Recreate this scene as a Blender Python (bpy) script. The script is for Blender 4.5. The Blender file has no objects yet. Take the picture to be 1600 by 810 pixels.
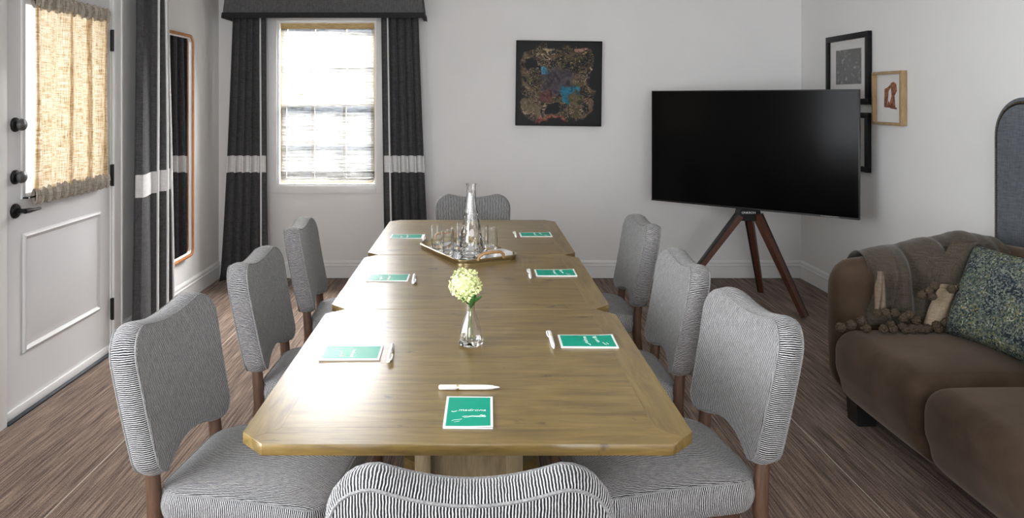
import bpy, bmesh, math, random
from mathutils import Vector, Matrix
random.seed(7)
R = math.radians
PI = math.pi
sc = bpy.context.scene
COL = sc.collection

# ------------------------------------------------------------------ camera
F, PX, PY, CH = 1150.0, 742.0, 155.0, 1.45          # focal length in px, vanishing point, eye height
cd = bpy.data.cameras.new('camera')
cam = bpy.data.objects.new('camera', cd); COL.objects.link(cam)
cam.location = (0, 0, CH); cam.rotation_euler = (R(90), 0, 0)
cd.sensor_width = 36; cd.sensor_fit = 'HORIZONTAL'; cd.lens = 36 * F / 1600
cd.shift_x = (800 - PX) / 1600; cd.shift_y = -(405 - PY) / 1600
cd.clip_start = 0.05; cd.clip_end = 60
sc.camera = cam

# ------------------------------------------------------------------ world, daylight, exposure
w = bpy.data.worlds.new('world'); sc.world = w; w.use_nodes = True
w.node_tree.nodes['Background'].inputs[0].default_value = (0.75, 0.86, 1.0, 1)
w.node_tree.nodes['Background'].inputs[1].default_value = 1.2
vs = sc.view_settings
vs.view_transform = 'Standard'; vs.look = 'None'; vs.gamma = 1.0; vs.exposure = 0.40
vs.use_curve_mapping = False

def area(name, loc, rot, sx, sy, power, col, spread=180):
    l = bpy.data.lights.new(name, 'AREA'); l.shape = 'RECTANGLE'; l.size = sx; l.size_y = sy
    l.energy = power; l.color = col; l.spread = R(spread)
    o = bpy.data.objects.new(name, l); COL.objects.link(o); o.location = loc; o.rotation_euler = rot
    return o
# daylight standing outside each window, pointing in; the rear window is an addition
area('sky_beyond_back_window', (-0.60, 8.1, 3.45), (R(-68), 0, 0), 5.0, 2.3, 11800, (1.0, 0.99, 0.98))
area('daylight_door_glass', (-2.50, 3.75, 1.47), (0, R(-90), 0), 1.15, 0.95, 8.5, (1.0, 0.95, 0.86))
area('daylight_side_window', (-2.55, 0.75, 1.55), (0, R(-90), 0), 1.9, 2.3, 205, (0.95, 0.97, 1.0))
area('added_rear_daylight', (0.10, -3.05, 1.45), (R(90), 0, 0), 2.6, 1.9, 150, (0.98, 0.985, 1.0))  # fill from behind the camera, added through the unseen rear window

# ------------------------------------------------------------------ helpers
def P(px, py, Y):                       # a pixel of the photograph at depth Y
    return Vector(((px - PX) * Y / F, Y, CH - (py - PY) * Y / F))
def G(px, py, z):                       # a pixel of the photograph on the level z
    Y = F * (CH - z) / (py - PY)
    return Vector(((px - PX) * Y / F, Y, z))

class MB:
    def __init__(s): s.v = []; s.f = []; s.uv = []
    def add(s, v, f, uv=None):
        b = len(s.v); s.v += [tuple(p) for p in v]
        for k, q in enumerate(f):
            s.f.append([i + b for i in q]); s.uv.append(uv[k] if uv else None)
        return s
    def bm(s, bm):
        bm.verts.index_update()
        s.add([v.co[:] for v in bm.verts], [[v.index for v in f.verts] for f in bm.faces]); bm.free()
        return s
    def box(s, x0, x1, y0, y1, z0, z1, bev=0.0, seg=2):
        bm = bmesh.new(); bmesh.ops.create_cube(bm, size=1)
        for v in bm.verts:
            v.co = ((x0 + x1) / 2 + v.co.x * (x1 - x0), (y0 + y1) / 2 + v.co.y * (y1 - y0), (z0 + z1) / 2 + v.co.z * (z1 - z0))
        if bev: bmesh.ops.bevel(bm, geom=bm.edges[:], offset=bev, segments=seg, profile=0.5, affect='EDGES')
        return s.bm(bm)
    def prism(s, poly, z0, z1, bev=0.0, seg=1, axis='Z'):
        bm = bmesh.new()
        def m(a, b, c): return (a, b, c) if axis == 'Z' else ((c, a, b) if axis == 'X' else (a, c, b))
        lo = [bm.verts.new(m(a, b, z0)) for a, b in poly]; hi = [bm.verts.new(m(a, b, z1)) for a, b in poly]
        n = len(poly); bm.faces.new(lo[::-1]); bm.faces.new(hi)
        for i in range(n): bm.faces.new((lo[i], lo[(i + 1) % n], hi[(i + 1) % n], hi[i]))
        bmesh.ops.recalc_face_normals(bm, faces=bm.faces[:])
        if bev: bmesh.ops.bevel(bm, geom=bm.edges[:], offset=bev, segments=seg, profile=0.5, affect='EDGES')
        return s.bm(bm)
    def tube(s, path, r, n=10, closed=False, squash=None):
        path = [Vector(p) for p in path]; m = len(path)
        rs = r if isinstance(r, (list, tuple)) else [r] * m
        vs_, fs = [], []; up = None
        for i, p in enumerate(path):
            a = path[(i - 1) % m] if (closed or i > 0) else p
            b = path[(i + 1) % m] if (closed or i < m - 1) else p
            t = (b - a).normalized()
            if up is None:
                up = Vector((0, 0, 1)) if abs(t.z) < 0.9 else Vector((1, 0, 0))
            x = up.cross(t).normalized(); y = t.cross(x).normalized(); up = y
            for k in range(n):
                an = 2 * PI * k / n
                vs_.append(p + (x * math.cos(an) + y * math.sin(an)) * rs[i])
        for i in range(m if closed else m - 1):
            j = (i + 1) % m
            for k in range(n):
                fs.append([i * n + k, i * n + (k + 1) % n, j * n + (k + 1) % n, j * n + k])
        if not closed:
            fs.append(list(range(n))[::-1]); fs.append([(m - 1) * n + k for k in range(n)])
        return s.add(vs_, fs)
    def lathe(s, prof, n=24, c=(0, 0, 0), rf=None, closed=False):
        vs_, fs = [], []; m = len(prof)
        for i, (r, z) in enumerate(prof):
            for k in range(n):
                an = 2 * PI * k / n; q = r * (rf(i, k, an) if rf else 1)
                vs_.append((c[0] + q * math.cos(an), c[1] + q * math.sin(an), c[2] + z))
        for i in range(m if closed else m - 1):
            j = (i + 1) % m
            for k in range(n):
                fs.append([i * n + k, i * n + (k + 1) % n, j * n + (k + 1) % n, j * n + k])
        if not closed:
            if prof[0][0] > 1e-4: fs.append(list(range(n))[::-1])
            if prof[-1][0] > 1e-4: fs.append([(m - 1) * n + k for k in range(n)])
        return s.add(vs_, fs)
    def grid(s, fn, nu, nv, uvf=None):
        vs_ = [fn(i / nu, j / nv) for j in range(nv + 1) for i in range(nu + 1)]
        fs, uv = [], []
        for j in range(nv):
            for i in range(nu):
                a = j * (nu + 1) + i
                fs.append([a, a + 1, a + nu + 2, a + nu + 1])
                if uvf: uv.append([uvf(i / nu, j / nv), uvf((i + 1) / nu, j / nv), uvf((i + 1) / nu, (j + 1) / nv), uvf(i / nu, (j + 1) / nv)])
        return s.add(vs_, fs, uv if uvf else None)
    def sweep(s, path, nrm, section, closed=True, depth=(1, 0, 0)):
        # section: list of (a, b): a along the in-plane normal, b along depth
        d = Vector(depth); m = len(path); n = len(section); vs_, fs = [], []
        for p, q in zip(path, nrm):
            for a, b in section: vs_.append(Vector(p) + Vector(q) * a + d * b)
        for i in range(m if closed else m - 1):
            j = (i + 1) % m
            for k in range(n):
                fs.append([i * n + k, i * n + (k + 1) % n, j * n + (k + 1) % n, j * n + k])
        return s.add(vs_, fs)
    def sphere(s, c, r, nu=10, nv=7, sq=(1, 1, 1)):
        prof = [(max(1e-5, math.sin(PI * i / nv)), -math.cos(PI * i / nv)) for i in range(nv + 1)]
        vs_, fs = [], []
        for a, z in prof:
            for k in range(nu):
                an = 2 * PI * k / nu
                vs_.append((c[0] + r * sq[0] * a * math.cos(an), c[1] + r * sq[1] * a * math.sin(an), c[2] + r * sq[2] * z))
        for i in range(nv):
            for k in range(nu):
                fs.append([i * nu + k, i * nu + (k + 1) % nu, (i + 1) * nu + (k + 1) % nu, (i + 1) * nu + k])
        return s.add(vs_, fs)
    def build(s, name, mat, parent=None, local=False, smooth=35, fix=True, loc=None, rot=None):
        me = bpy.data.meshes.new(name)
        off = Vector((0, 0, 0))
        if parent is not None and not local:
            q = parent
            while q is not None: off += q.location; q = q.parent
        me.from_pydata([tuple(Vector(p) - off) for p in s.v], [], s.f)
        if any(u for u in s.uv):
            ul = me.uv_layers.new(name='UVMap'); li = 0
            for q, u in zip(s.f, s.uv):
                for k in range(len(q)):
                    if u: ul.data[li].uv = u[k]
                    li += 1
        if fix:
            bm = bmesh.new(); bm.from_mesh(me)
            bmesh.ops.recalc_face_normals(bm, faces=bm.faces[:]); bm.to_mesh(me); bm.free()
        if smooth is not None:
            me.polygons.foreach_set('use_smooth', [True] * len(me.polygons))
            me.set_sharp_from_angle(angle=R(smooth))
        me.materials.append(mat)
        o = bpy.data.objects.new(name, me); COL.objects.link(o); o.parent = parent
        if loc: o.location = loc
        if rot: o.rotation_euler = rot
        return o

def tag(o, label=None, cat=None, group=None, kind=None):
    if label: o['label'] = label
    if cat: o['category'] = cat
    if group: o['group'] = group
    if kind: o['kind'] = kind
    return o
def empty(name, loc, rz=0.0):
    o = bpy.data.objects.new(name, None); COL.objects.link(o); o.location = loc
    o.rotation_euler = (0, 0, rz); o.empty_display_size = 0.05
    return o
def copy_tree(o, parent=None):
    c = o.copy(); COL.objects.link(c); c.parent = parent
    for ch in list(o.children): copy_tree(ch, c)
    return c
def rrect(hx, hy, r, n=6, cx=0, cy=0):
    pts, nr = [], []
    for qx, qy, a0 in ((1, 1, 0), (-1, 1, 90), (-1, -1, 180), (1, -1, 270)):
        for i in range(n + 1):
            a = R(a0 + 90 * i / n)
            pts.append((cx + qx * (hx - r) + r * math.cos(a), cy + qy * (hy - r) + r * math.sin(a)))
            nr.append((math.cos(a), math.sin(a)))
    return pts, nr

# ------------------------------------------------------------------ materials
class NT:
    def __init__(s, name):
        s.m = bpy.data.materials.new(name); s.m.use_nodes = True
        s.t = s.m.node_tree; s.b = s.t.nodes['Principled BSDF']; s.out = s.t.nodes['Material Output']
    def n(s, typ, **kw):
        x = s.t.nodes.new('ShaderNode' + typ)
        for k, v in kw.items():
            if k.startswith('i_'): x.inputs[int(k[2:]) if k[2:].isdigit() else k[2:].replace('_', ' ')].default_value = v
            else: setattr(x, k, v)
        return x
    def l(s, a, b): s.t.links.new(a, b)
    def coord(s, kind='Object', scale=(1, 1, 1), rnd=False):
        tc = s.n('TexCoord'); mp = s.n('Mapping'); mp.inputs['Scale'].default_value = scale
        s.l(tc.outputs[kind], mp.inputs[0])
        if rnd:
            oi = s.n('ObjectInfo'); cx = s.n('CombineXYZ'); mu = s.n('Math', operation='MULTIPLY', i_1=37.0)
            s.l(oi.outputs['Random'], mu.inputs[0]); 
            for k in range(3): s.l(mu.outputs[0], cx.inputs[k])
            s.l(cx.outputs[0], mp.inputs[1])
        return mp.outputs[0]
    def noise(s, vec, scale=5, detail=3, rough=0.5, dist=0.0):
        x = s.n('TexNoise'); x.inputs['Scale'].default_value = scale; x.inputs['Detail'].default_value = detail
        x.inputs['Roughness'].default_value = rough; x.inputs['Distortion'].default_value = dist
        if vec is not None: s.l(vec, x.inputs['Vector'])
        return x
    def ramp(s, fac, stops, interp='LINEAR'):
        x = s.n('ValToRGB'); cr = x.color_ramp; cr.interpolation = interp
        while len(cr.elements) > 1: cr.elements.remove(cr.elements[-1])
        cr.elements[0].position = stops[0][0]; cr.elements[0].color = (*stops[0][1], 1)
        for p, c in stops[1:]:
            e = cr.elements.new(p); e.color = (*c, 1)
        s.l(fac, x.inputs[0]); return x.outputs[0]
    def mix(s, fac, a, b, mode='MIX'):
        x = s.n('Mix', data_type='RGBA', blend_type=mode)
        for sock, val in ((x.inputs[0], fac), (x.inputs[6], a), (x.inputs[7], b)):
            if hasattr(val, 'links'): s.l(val, sock)
            elif isinstance(val, (tuple, list)): sock.default_value = (*val, 1) if len(val) == 3 else val
            else: sock.default_value = val
        return x.outputs[2]
    def bump(s, h, strength=0.2, dist=0.002):
        x = s.n('Bump'); x.inputs['Strength'].default_value = strength; x.inputs['Distance'].default_value = dist
        s.l(h, x.inputs['Height']); s.l(x.outputs[0], s.b.inputs['Normal'])
    def col(s, c):
        if hasattr(c, 'links'): s.l(c, s.b.inputs['Base Color'])
        else: s.b.inputs['Base Color'].default_value = (*c, 1)
    def set(s, rough=None, metal=None, spec=None, ior=None, coat=None, coat_rough=None, sheen=None, sheen_rough=None, trans=None, coat_ior=None):
        for k, v in (('Roughness', rough), ('Metallic', metal), ('Specular IOR Level', spec), ('IOR', ior), ('Coat Weight', coat),
                     ('Coat Roughness', coat_rough), ('Sheen Weight', sheen), ('Sheen Roughness', sheen_rough), ('Transmission Weight', trans), ('Coat IOR', coat_ior)):
            if v is not None: s.b.inputs[k].default_value = v

def plain(name, c, rough=0.5, metal=0.0, spec=None, vary=0.0, scale=20, bump=0.0):
    t = NT(name); t.set(rough=rough, metal=metal, spec=spec)
    if vary or bump:
        nz = t.noise(t.coord(), scale, 4)
        if vary: t.col(t.ramp(nz.outputs[0], [(0.3, tuple(x * (1 - vary) for x in c)), (0.7, tuple(min(1, x * (1 + vary)) for x in c))]))
        else: t.col(c)
        if bump: t.bump(nz.outputs[0], bump)
    else: t.col(c)
    return t.m

def m_wood(name, c0, c1, c2, scale, rough=0.4, coat=0.0, ior=1.5, knots=False):
    t = NT(name); v = t.coord('Object', scale, True)
    a = t.noise(v, 4, 6, 0.6, 0.6); b = t.noise(v, 22, 3, 0.6)
    c = t.ramp(a.outputs[0], [(0.34, c0), (0.5, c1), (0.66, c2)])
    c = t.mix(0.3, c, t.ramp(b.outputs[0], [(0.35, tuple(x * 0.6 for x in c1)), (0.65, tuple(min(1, x * 1.25) for x in c1))]))
    if knots:
        k = t.noise(t.coord('Object', (1.0, 1.6, 1), True), 9, 4, 0.65)
        c = t.mix(t.ramp(k.outputs[0], [(0.63, (0, 0, 0)), (0.69, (0.85, 0.85, 0.85))]), c, tuple(x * 0.35 for x in c0))
    t.col(c); t.set(rough=rough, coat=coat, coat_rough=rough * 0.7, ior=ior)
    t.bump(b.outputs[0], 0.02, 0.0005)
    return t.m

def m_stripe():
    t = NT('striped_ticking_fabric')
    v = t.coord('UV', (1, 1, 1))
    oc = t.coord('Object', (1, 1, 1))
    nz = t.noise(oc, 48, 2, 0.5)
    streak = t.noise(t.coord('UV', (260, 40, 1)), 1, 3, 0.6)
    sx = t.n('SeparateXYZ'); t.l(v, sx.inputs[0])
    ad = t.n('Math', operation='MULTIPLY_ADD', i_1=0.0042); t.l(nz.outputs[0], ad.inputs[0]); t.l(sx.outputs[0], ad.inputs[2])
    mu = t.n('Math', operation='MULTIPLY', i_1=2 * PI / 0.0052); t.l(ad.outputs[0], mu.inputs[0])
    sn = t.n('Math', operation='SINE'); t.l(mu.outputs[0], sn.inputs[0])
    fine = t.noise(oc, 260, 2, 0.6)
    a2 = t.n('Math', operation='MULTIPLY_ADD', i_1=1.1, i_2=-0.55); t.l(fine.outputs[0], a2.inputs[0])
    a3 = t.n('Math', operation='ADD'); t.l(sn.outputs[0], a3.inputs[0]); t.l(a2.outputs[0], a3.inputs[1])
    a4 = t.n('Math', operation='MULTIPLY_ADD', i_1=0.5, i_2=0.5); t.l(a3.outputs[0], a4.inputs[0])
    sc0 = t.ramp(a4.outputs[0], [(0.52, (0.009, 0.009, 0.012)), (0.80, (0.68, 0.675, 0.67))])
    t.col(t.mix(1.0, sc0, t.ramp(streak.outputs[0], [(0.32, (0.62, 0.62, 0.63)), (0.68, (1.0, 1.0, 1.0))]), 'MULTIPLY'))
    t.set(rough=0.85, spec=0.2, sheen=0.15); t.bump(a4.outputs[0], 0.35, 0.001)
    return t.m

def m_weave(name, c0, c1, sx, sz, rough=0.9, sheen=0.0, kind='Object', bump=0.3):
    t = NT(name)
    a = t.noise(t.coord(kind, (sx, sx, sx * 0.06)), 1, 3, 0.6); b = t.noise(t.coord(kind, (sz * 0.06, sz * 0.06, sz)), 1, 3, 0.6)
    m = t.mix(0.5, a.outputs[0], b.outputs[0])
    t.col(t.ramp(m, [(0.36, c0), (0.64, c1)])); t.set(rough=rough, spec=0.15, sheen=sheen); t.bump(m, bump, 0.001)
    return t.m

def m_glass_thin(name, tint=(1, 1, 1), gloss=0.10, rough=0.02):
    t = NT(name); tr = t.n('BsdfTransparent'); tr.inputs[0].default_value = (*tint, 1)
    gl = t.n('BsdfGlossy'); gl.inputs['Roughness'].default_value = rough
    lw = t.n('LayerWeight'); lw.inputs[0].default_value = 0.35
    mr = t.n('MapRange'); mr.inputs[3].default_value = gloss * 0.4; mr.inputs[4].default_value = min(1, gloss * 6)
    t.l(lw.outputs['Fresnel'], mr.inputs[0])
    mx = t.n('MixShader'); t.l(mr.outputs[0], mx.inputs[0]); t.l(tr.outputs[0], mx.inputs[1]); t.l(gl.outputs[0], mx.inputs[2])
    t.l(mx.outputs[0], t.out.inputs[0]); return t.m

def m_crystal(name):
    t = NT(name); t.col((1, 1, 1)); t.set(rough=0.02, trans=1.0, ior=1.5); return t.m

def m_translucent(name, colnode, transp, diff=0.35):
    # colnode(t) -> (colour socket, transparency socket or None)
    t = NT(name); c, ts = colnode(t)
    tl = t.n('BsdfTranslucent'); df = t.n('BsdfDiffuse'); tp = t.n('BsdfTransparent')
    t.l(c, tl.inputs[0]); t.l(c, df.inputs[0])
    a = t.n('MixShader'); a.inputs[0].default_value = diff; t.l(tl.outputs[0], a.inputs[1]); t.l(df.outputs[0], a.inputs[2])
    b = t.n('MixShader'); t.l(a.outputs[0], b.inputs[1]); t.l(tp.outputs[0], b.inputs[2])
    if ts is not None: t.l(ts, b.inputs[0])
    else: b.inputs[0].default_value = transp
    t.l(b.outputs[0], t.out.inputs[0]); return t.m

M = {}
M['wall'] = plain('painted_wall', (0.78, 0.775, 0.765), 0.7, spec=0.25, vary=0.015, scale=3)
M['ceiling'] = plain('ceiling_paint', (0.82, 0.815, 0.80), 0.8)
M['trim'] = plain('white_trim_paint', (0.80, 0.80, 0.795), 0.35, vary=0.01, scale=4)
M['door'] = plain('white_door_paint', (0.70, 0.70, 0.71), 0.32, vary=0.01, scale=4)
M['black_metal'] = plain('black_metal', (0.018, 0.018, 0.02), 0.38, 0.6)
M['dark_knob'] = plain('pewter_knob', (0.16, 0.16, 0.165), 0.42, 0.8)
M['steel'] = plain('steel', (0.6, 0.6, 0.6), 0.25, 1.0)
M['seam'] = plain('carpet_seam_pale', (0.52, 0.45, 0.37), 0.9, vary=0.1, scale=60)
M['wood_x'] = m_wood('table_wood_along', (0.095, 0.058, 0.013), (0.185, 0.120, 0.030), (0.26, 0.178, 0.054), (1.3, 11, 11), 0.31, 0.0, 1.85, True)
M['wood_y'] = m_wood('table_wood_across', (0.095, 0.058, 0.013), (0.185, 0.120, 0.030), (0.26, 0.178, 0.054), (11, 1.3, 11), 0.31, 0.0, 1.85)
M['wood_z'] = m_wood('table_wood_upright', (0.17, 0.125, 0.066), (0.26, 0.195, 0.11), (0.33, 0.26, 0.16), (11, 11, 1.3), 0.45)
M['walnut'] = m_wood('dark_walnut', (0.055, 0.028, 0.018), (0.10, 0.052, 0.032), (0.15, 0.08, 0.05), (14, 14, 2), 0.4)
M['tripod_wood'] = m_wood('reddish_walnut', (0.055, 0.020, 0.012), (0.095, 0.034, 0.019), (0.13, 0.05, 0.028), (14, 14, 2), 0.35)
M['amber'] = m_wood('amber_wood', (0.32, 0.13, 0.045), (0.45, 0.19, 0.07), (0.55, 0.26, 0.10), (10, 10, 2), 0.25)
M['oak'] = m_wood('light_oak_frame', (0.26, 0.17, 0.08), (0.36, 0.24, 0.12), (0.44, 0.31, 0.17), (12, 12, 2), 0.5)
M['rattan'] = m_wood('rattan', (0.28, 0.14, 0.05), (0.42, 0.24, 0.10), (0.55, 0.34, 0.16), (60, 60, 60), 0.45)
M['stripe'] = m_stripe()
M['piping'] = plain('grey_piping', (0.22, 0.22, 0.22), 0.85, vary=0.5, scale=300)
M['curtain'] = m_weave('charcoal_linen', (0.034, 0.034, 0.036), (0.125, 0.125, 0.128), 420, 420, 0.92)
M['valance'] = m_weave('grey_linen', (0.055, 0.055, 0.058), (0.15, 0.15, 0.152), 420, 420, 0.92)
M['band'] = m_weave('white_linen_band', (0.58, 0.58, 0.58), (0.78, 0.78, 0.775), 300, 300, 0.9)
M['ribbon'] = plain('white_ribbon', (0.82, 0.82, 0.81), 0.8)
M['blacktrim'] = plain('black_ribbon', (0.012, 0.012, 0.013), 0.8, vary=0.2, scale=80)
M['headboard'] = m_weave('blue_grey_linen', (0.075, 0.083, 0.095), (0.175, 0.187, 0.205), 330, 330, 0.9)
M['nail'] = plain('antique_brass_nail', (0.20, 0.15, 0.085), 0.4, 0.9)
M['tv_body'] = plain('black_plastic', (0.008, 0.008, 0.009), 0.4)
M['white_plastic'] = plain('white_plastic', (0.86, 0.86, 0.86), 0.3)
M['gold'] = plain('gold_band', (0.75, 0.52, 0.22), 0.3, 0.9)
M['ink'] = plain('grey_ink', (0.35, 0.35, 0.37), 0.6)
M['paper'] = plain('white_paper', (0.86, 0.86, 0.85), 0.55)
M['green'] = plain('green_print', (0.001, 0.31, 0.205), 0.40, spec=0.10)
M['white_ink'] = plain('white_ink', (0.88, 0.92, 0.90), 0.5)
M['matboard'] = plain('mat_board', (0.72, 0.71, 0.69), 0.8)
M['black_frame'] = plain('black_frame', (0.008, 0.008, 0.009), 0.45, spec=0.2)
M['silver'] = plain('silver_rim', (0.8, 0.8, 0.8), 0.5, 0.6)
M['mirror'] = plain('mirror_glass', (0.9, 0.9, 0.9), 0.0, 1.0)
M['brass'] = plain('brass_rim', (0.42, 0.34, 0.19), 0.28, 1.0)
M['traymirror'] = plain('tray_mirror', (0.72, 0.74, 0.77), 0.06, 1.0)
M['napkin'] = plain('white_napkin', (0.86, 0.86, 0.86), 0.9, bump=0.2, scale=150)
M['pane'] = m_glass_thin('window_glass', gloss=0.06)
M['art_glass'] = m_glass_thin('picture_glass', gloss=0.035)
M['crystal'] = m_crystal('cut_crystal')
M['tumbler'] = m_crystal('tumbler_glass')
M['petal'] = plain('pale_green_petal', (0.78, 0.84, 0.42), 0.6, vary=0.15, scale=40)
M['leaf'] = plain('green_leaf', (0.045, 0.17, 0.035), 0.5, vary=0.3, scale=60)
M['stem'] = plain('green_stem', (0.16, 0.22, 0.06), 0.5)
M['blackfoot'] = plain('black_wood_foot', (0.01, 0.009, 0.009), 0.4)
M['tan'] = m_weave('tan_knit', (0.20, 0.155, 0.105), (0.36, 0.285, 0.20), 380, 380, 0.95)
M['tan_dark'] = m_weave('shaded_tan_knit', (0.13, 0.095, 0.07), (0.23, 0.175, 0.13), 380, 380, 0.95)  # same tan lining, with shadow darkening put into its colour
M['knit'] = m_weave('olive_brown_knit', (0.030, 0.025, 0.018), (0.088, 0.073, 0.054), 380, 380, 0.95, 0.2)
M['pom'] = m_weave('brown_yarn', (0.022, 0.016, 0.011), (0.125, 0.092, 0.064), 700, 500, 0.95)
M['slate'] = plain('threshold_dark', (0.03, 0.035, 0.045), 0.5)

t = NT('streaked_carpet'); va = t.coord('Object', (150, 4.0, 1)); vb = t.coord('Object', (42, 1.1, 1))
na = t.noise(va, 1, 3, 0.6); nb = t.noise(vb, 1, 3, 0.6); nc = t.noise(t.coord('Object', (420, 130, 1)), 1, 2, 0.5)
mm = t.mix(0.3, na.outputs[0], nb.outputs[0]); mm = t.mix(0.25, mm, nc.outputs[0])
t.col(t.ramp(mm, [(0.38, (0.036, 0.022, 0.016)), (0.49, (0.150, 0.101, 0.074)), (0.60, (0.32, 0.230, 0.175))]))
t.set(rough=0.95, spec=0.12, sheen=0.1); t.bump(mm, 0.5, 0.003); M['carpet'] = t.m

t = NT('brown_velvet'); nz = t.noise(t.coord(), 6, 4, 0.6)
t.col(t.ramp(nz.outputs[0], [(0.3, (0.044, 0.027, 0.016)), (0.7, (0.082, 0.054, 0.035))]))
t.set(rough=0.8, spec=0.15, sheen=0.3, sheen_rough=0.4); t.b.inputs['Sheen Tint'].default_value = (0.75, 0.62, 0.52, 1)
t.bump(t.noise(t.coord(), 400, 2).outputs[0], 0.08); M['velvet'] = t.m

t = NT('green_blue_tweed'); v = t.coord('Object', (1, 1, 1)); vo = t.n('TexVoronoi'); vo.inputs['Scale'].default_value = 165; t.l(v, vo.inputs['Vector'])
big = t.noise(v, 7, 3)
sp = t.n('SeparateColor'); t.l(vo.outputs['Color'], sp.inputs[0])
ca = t.ramp(sp.outputs[0], [(0.0, (0.022, 0.032, 0.04)), (0.25, (0.06, 0.085, 0.075)), (0.5, (0.13, 0.155, 0.11)), (0.75, (0.21, 0.19, 0.07)), (0.9, (0.34, 0.34, 0.28))], 'CONSTANT')
cb = t.ramp(sp.outputs[1], [(0.0, (0.018, 0.025, 0.03)), (0.4, (0.075, 0.095, 0.095)), (0.75, (0.18, 0.195, 0.165))], 'CONSTANT')
t.col(t.mix(t.ramp(big.outputs[0], [(0.4, (0, 0, 0)), (0.6, (1, 1, 1))]), ca, cb))
t.set(rough=0.9, spec=0.15); t.bump(vo.outputs['Distance'], 0.5, 0.004); M['tweed'] = t.m

t = NT('tv_screen'); t.col((0.003, 0.003, 0.0032)); t.set(rough=0.16, spec=0.06); M['screen'] = t.m

def shade_col(t):
    v = t.coord('Object', (2.2, 1, 95)); a = t.noise(v, 1, 4, 0.65); b = t.noise(t.coord('Object', (16, 1, 260)), 1, 3, 0.6)
    m = t.mix(0.4, a.outputs[0], b.outputs[0])
    return t.ramp(m, [(0.38, (0.035, 0.032, 0.024)), (0.48, (0.085, 0.083, 0.077)), (0.60, (0.12, 0.118, 0.115))]), t.ramp(m, [(0.36, (0.22, 0.22, 0.22)), (0.52, (0.56, 0.56, 0.56)), (0.66, (0.68, 0.68, 0.68))])
M['shade'] = m_translucent('woven_shade', shade_col, 0.55, 0.45)
def tan_col(t):
    b = t.noise(t.coord('Object', (16, 1, 200)), 1, 3, 0.6)
    return t.ramp(b.outputs[0], [(0.35, (0.38, 0.30, 0.17)), (0.65, (0.58, 0.48, 0.30))]), None
M['shade_tan'] = m_translucent('woven_shade_tan', tan_col, 0.03, 0.5)
def burlap_col(t):
    a = t.noise(t.coord('Object', (1, 230, 12)), 1, 3, 0.7); b = t.noise(t.coord('Object', (1, 14, 210)), 1, 3, 0.7)
    m = t.mix(0.5, a.outputs[0], b.outputs[0])
    c = t.ramp(m, [(0.38, (0.22, 0.13, 0.06)), (0.48, (0.56, 0.42, 0.25)), (0.60, (0.84, 0.74, 0.58))])
    tr = t.ramp(m, [(0.46, (0.0, 0.0, 0.0)), (0.7, (0.40, 0.40, 0.40))])
    return c, tr
M['burlap'] = m_translucent('burlap_sheer', burlap_col, 0.1, 0.35)
M['ruffle'] = m_weave('burlap_ruffle', (0.24, 0.205, 0.165), (0.52, 0.465, 0.40), 250, 250, 0.95)

def m_abstract():
    t = NT('abstract_painting'); v = t.coord('Object', (1, 1, 1))
    wob = t.noise(v, 6, 4, 0.6); wv = t.mix(0.16, v, wob.outputs['Color'])
    vo = t.noise(wv, 8, 4, 0.6, 1.6); st = t.noise(wv, 17, 3, 0.55, 2.5); hue = t.noise(wv, 5, 3, 0.5, 0.8)
    base = t.ramp(hue.outputs[0], [(0.25, (0.020, 0.016, 0.014)), (0.42, (0.07, 0.058, 0.026)), (0.55, (0.10, 0.055, 0.035)), (0.68, (0.13, 0.11, 0.06)), (0.8, (0.16, 0.10, 0.10))])
    dark = t.ramp(vo.outputs[0], [(0.44, (1, 1, 1)), (0.54, (0.0, 0.0, 0.0))])
    c = t.mix(dark, base, (0.006, 0.006, 0.007))
    hl = t.ramp(st.outputs[0], [(0.40, (0, 0, 0)), (0.425, (0.8, 0.8, 0.8)), (0.45, (0, 0, 0)), (0.60, (0, 0, 0)), (0.66, (0.9, 0.9, 0.9))])
    c = t.mix(hl, c, t.ramp(hue.outputs[0], [(0.4, (0.33, 0.24, 0.12)), (0.55, (0.50, 0.41, 0.27)), (0.7, (0.36, 0.20, 0.15))]))
    sx = t.n('SeparateXYZ'); t.l(wv, sx.inputs[0])
    def blob(cx, cz, rx, rz, soft=0.25):
        a = t.n('Math', operation='ADD', i_1=-cx); t.l(sx.outputs[0], a.inputs[0])
        b = t.n('Math', operation='ADD', i_1=-cz); t.l(sx.outputs[2], b.inputs[0])
        a2 = t.n('Math', operation='DIVIDE', i_1=rx); t.l(a.outputs[0], a2.inputs[0]); b2 = t.n('Math', operation='DIVIDE', i_1=rz); t.l(b.outputs[0], b2.inputs[0])
        a3 = t.n('Math', operation='POWER', i_1=4.0); b3 = t.n('Math', operation='POWER', i_1=4.0)
        aa = t.n('Math', operation='ABSOLUTE'); bb = t.n('Math', operation='ABSOLUTE')
        t.l(a2.outputs[0], aa.inputs[0]); t.l(b2.outputs[0], bb.inputs[0]); t.l(aa.outputs[0], a3.inputs[0]); t.l(bb.outputs[0], b3.inputs[0])
        s_ = t.n('Math', operation='ADD'); t.l(a3.outputs[0], s_.inputs[0]); t.l(b3.outputs[0], s_.inputs[1])
        return t.ramp(s_.outputs[0], [(1 - soft, (1, 1, 1)), (1.0, (0, 0, 0))])
    return t, c, blob
t, c, blob = m_abstract()
def bl(x, z, rx, rz, soft=0.25): return blob(.84 * x + .08, .84 * z + .08, .84 * rx, .84 * rz, soft)
def nr_(sc_, stops): return t.ramp(t.noise(t.coord(), sc_, 4, 0.6, 1.2).outputs[0], stops)
c = t.mix(bl(-.01, .02, .15, .11, .6), c, nr_(16, [(0.35, (0.020, 0.016, 0.020)), (0.65, (0.105, 0.085, 0.095))]))
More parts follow.
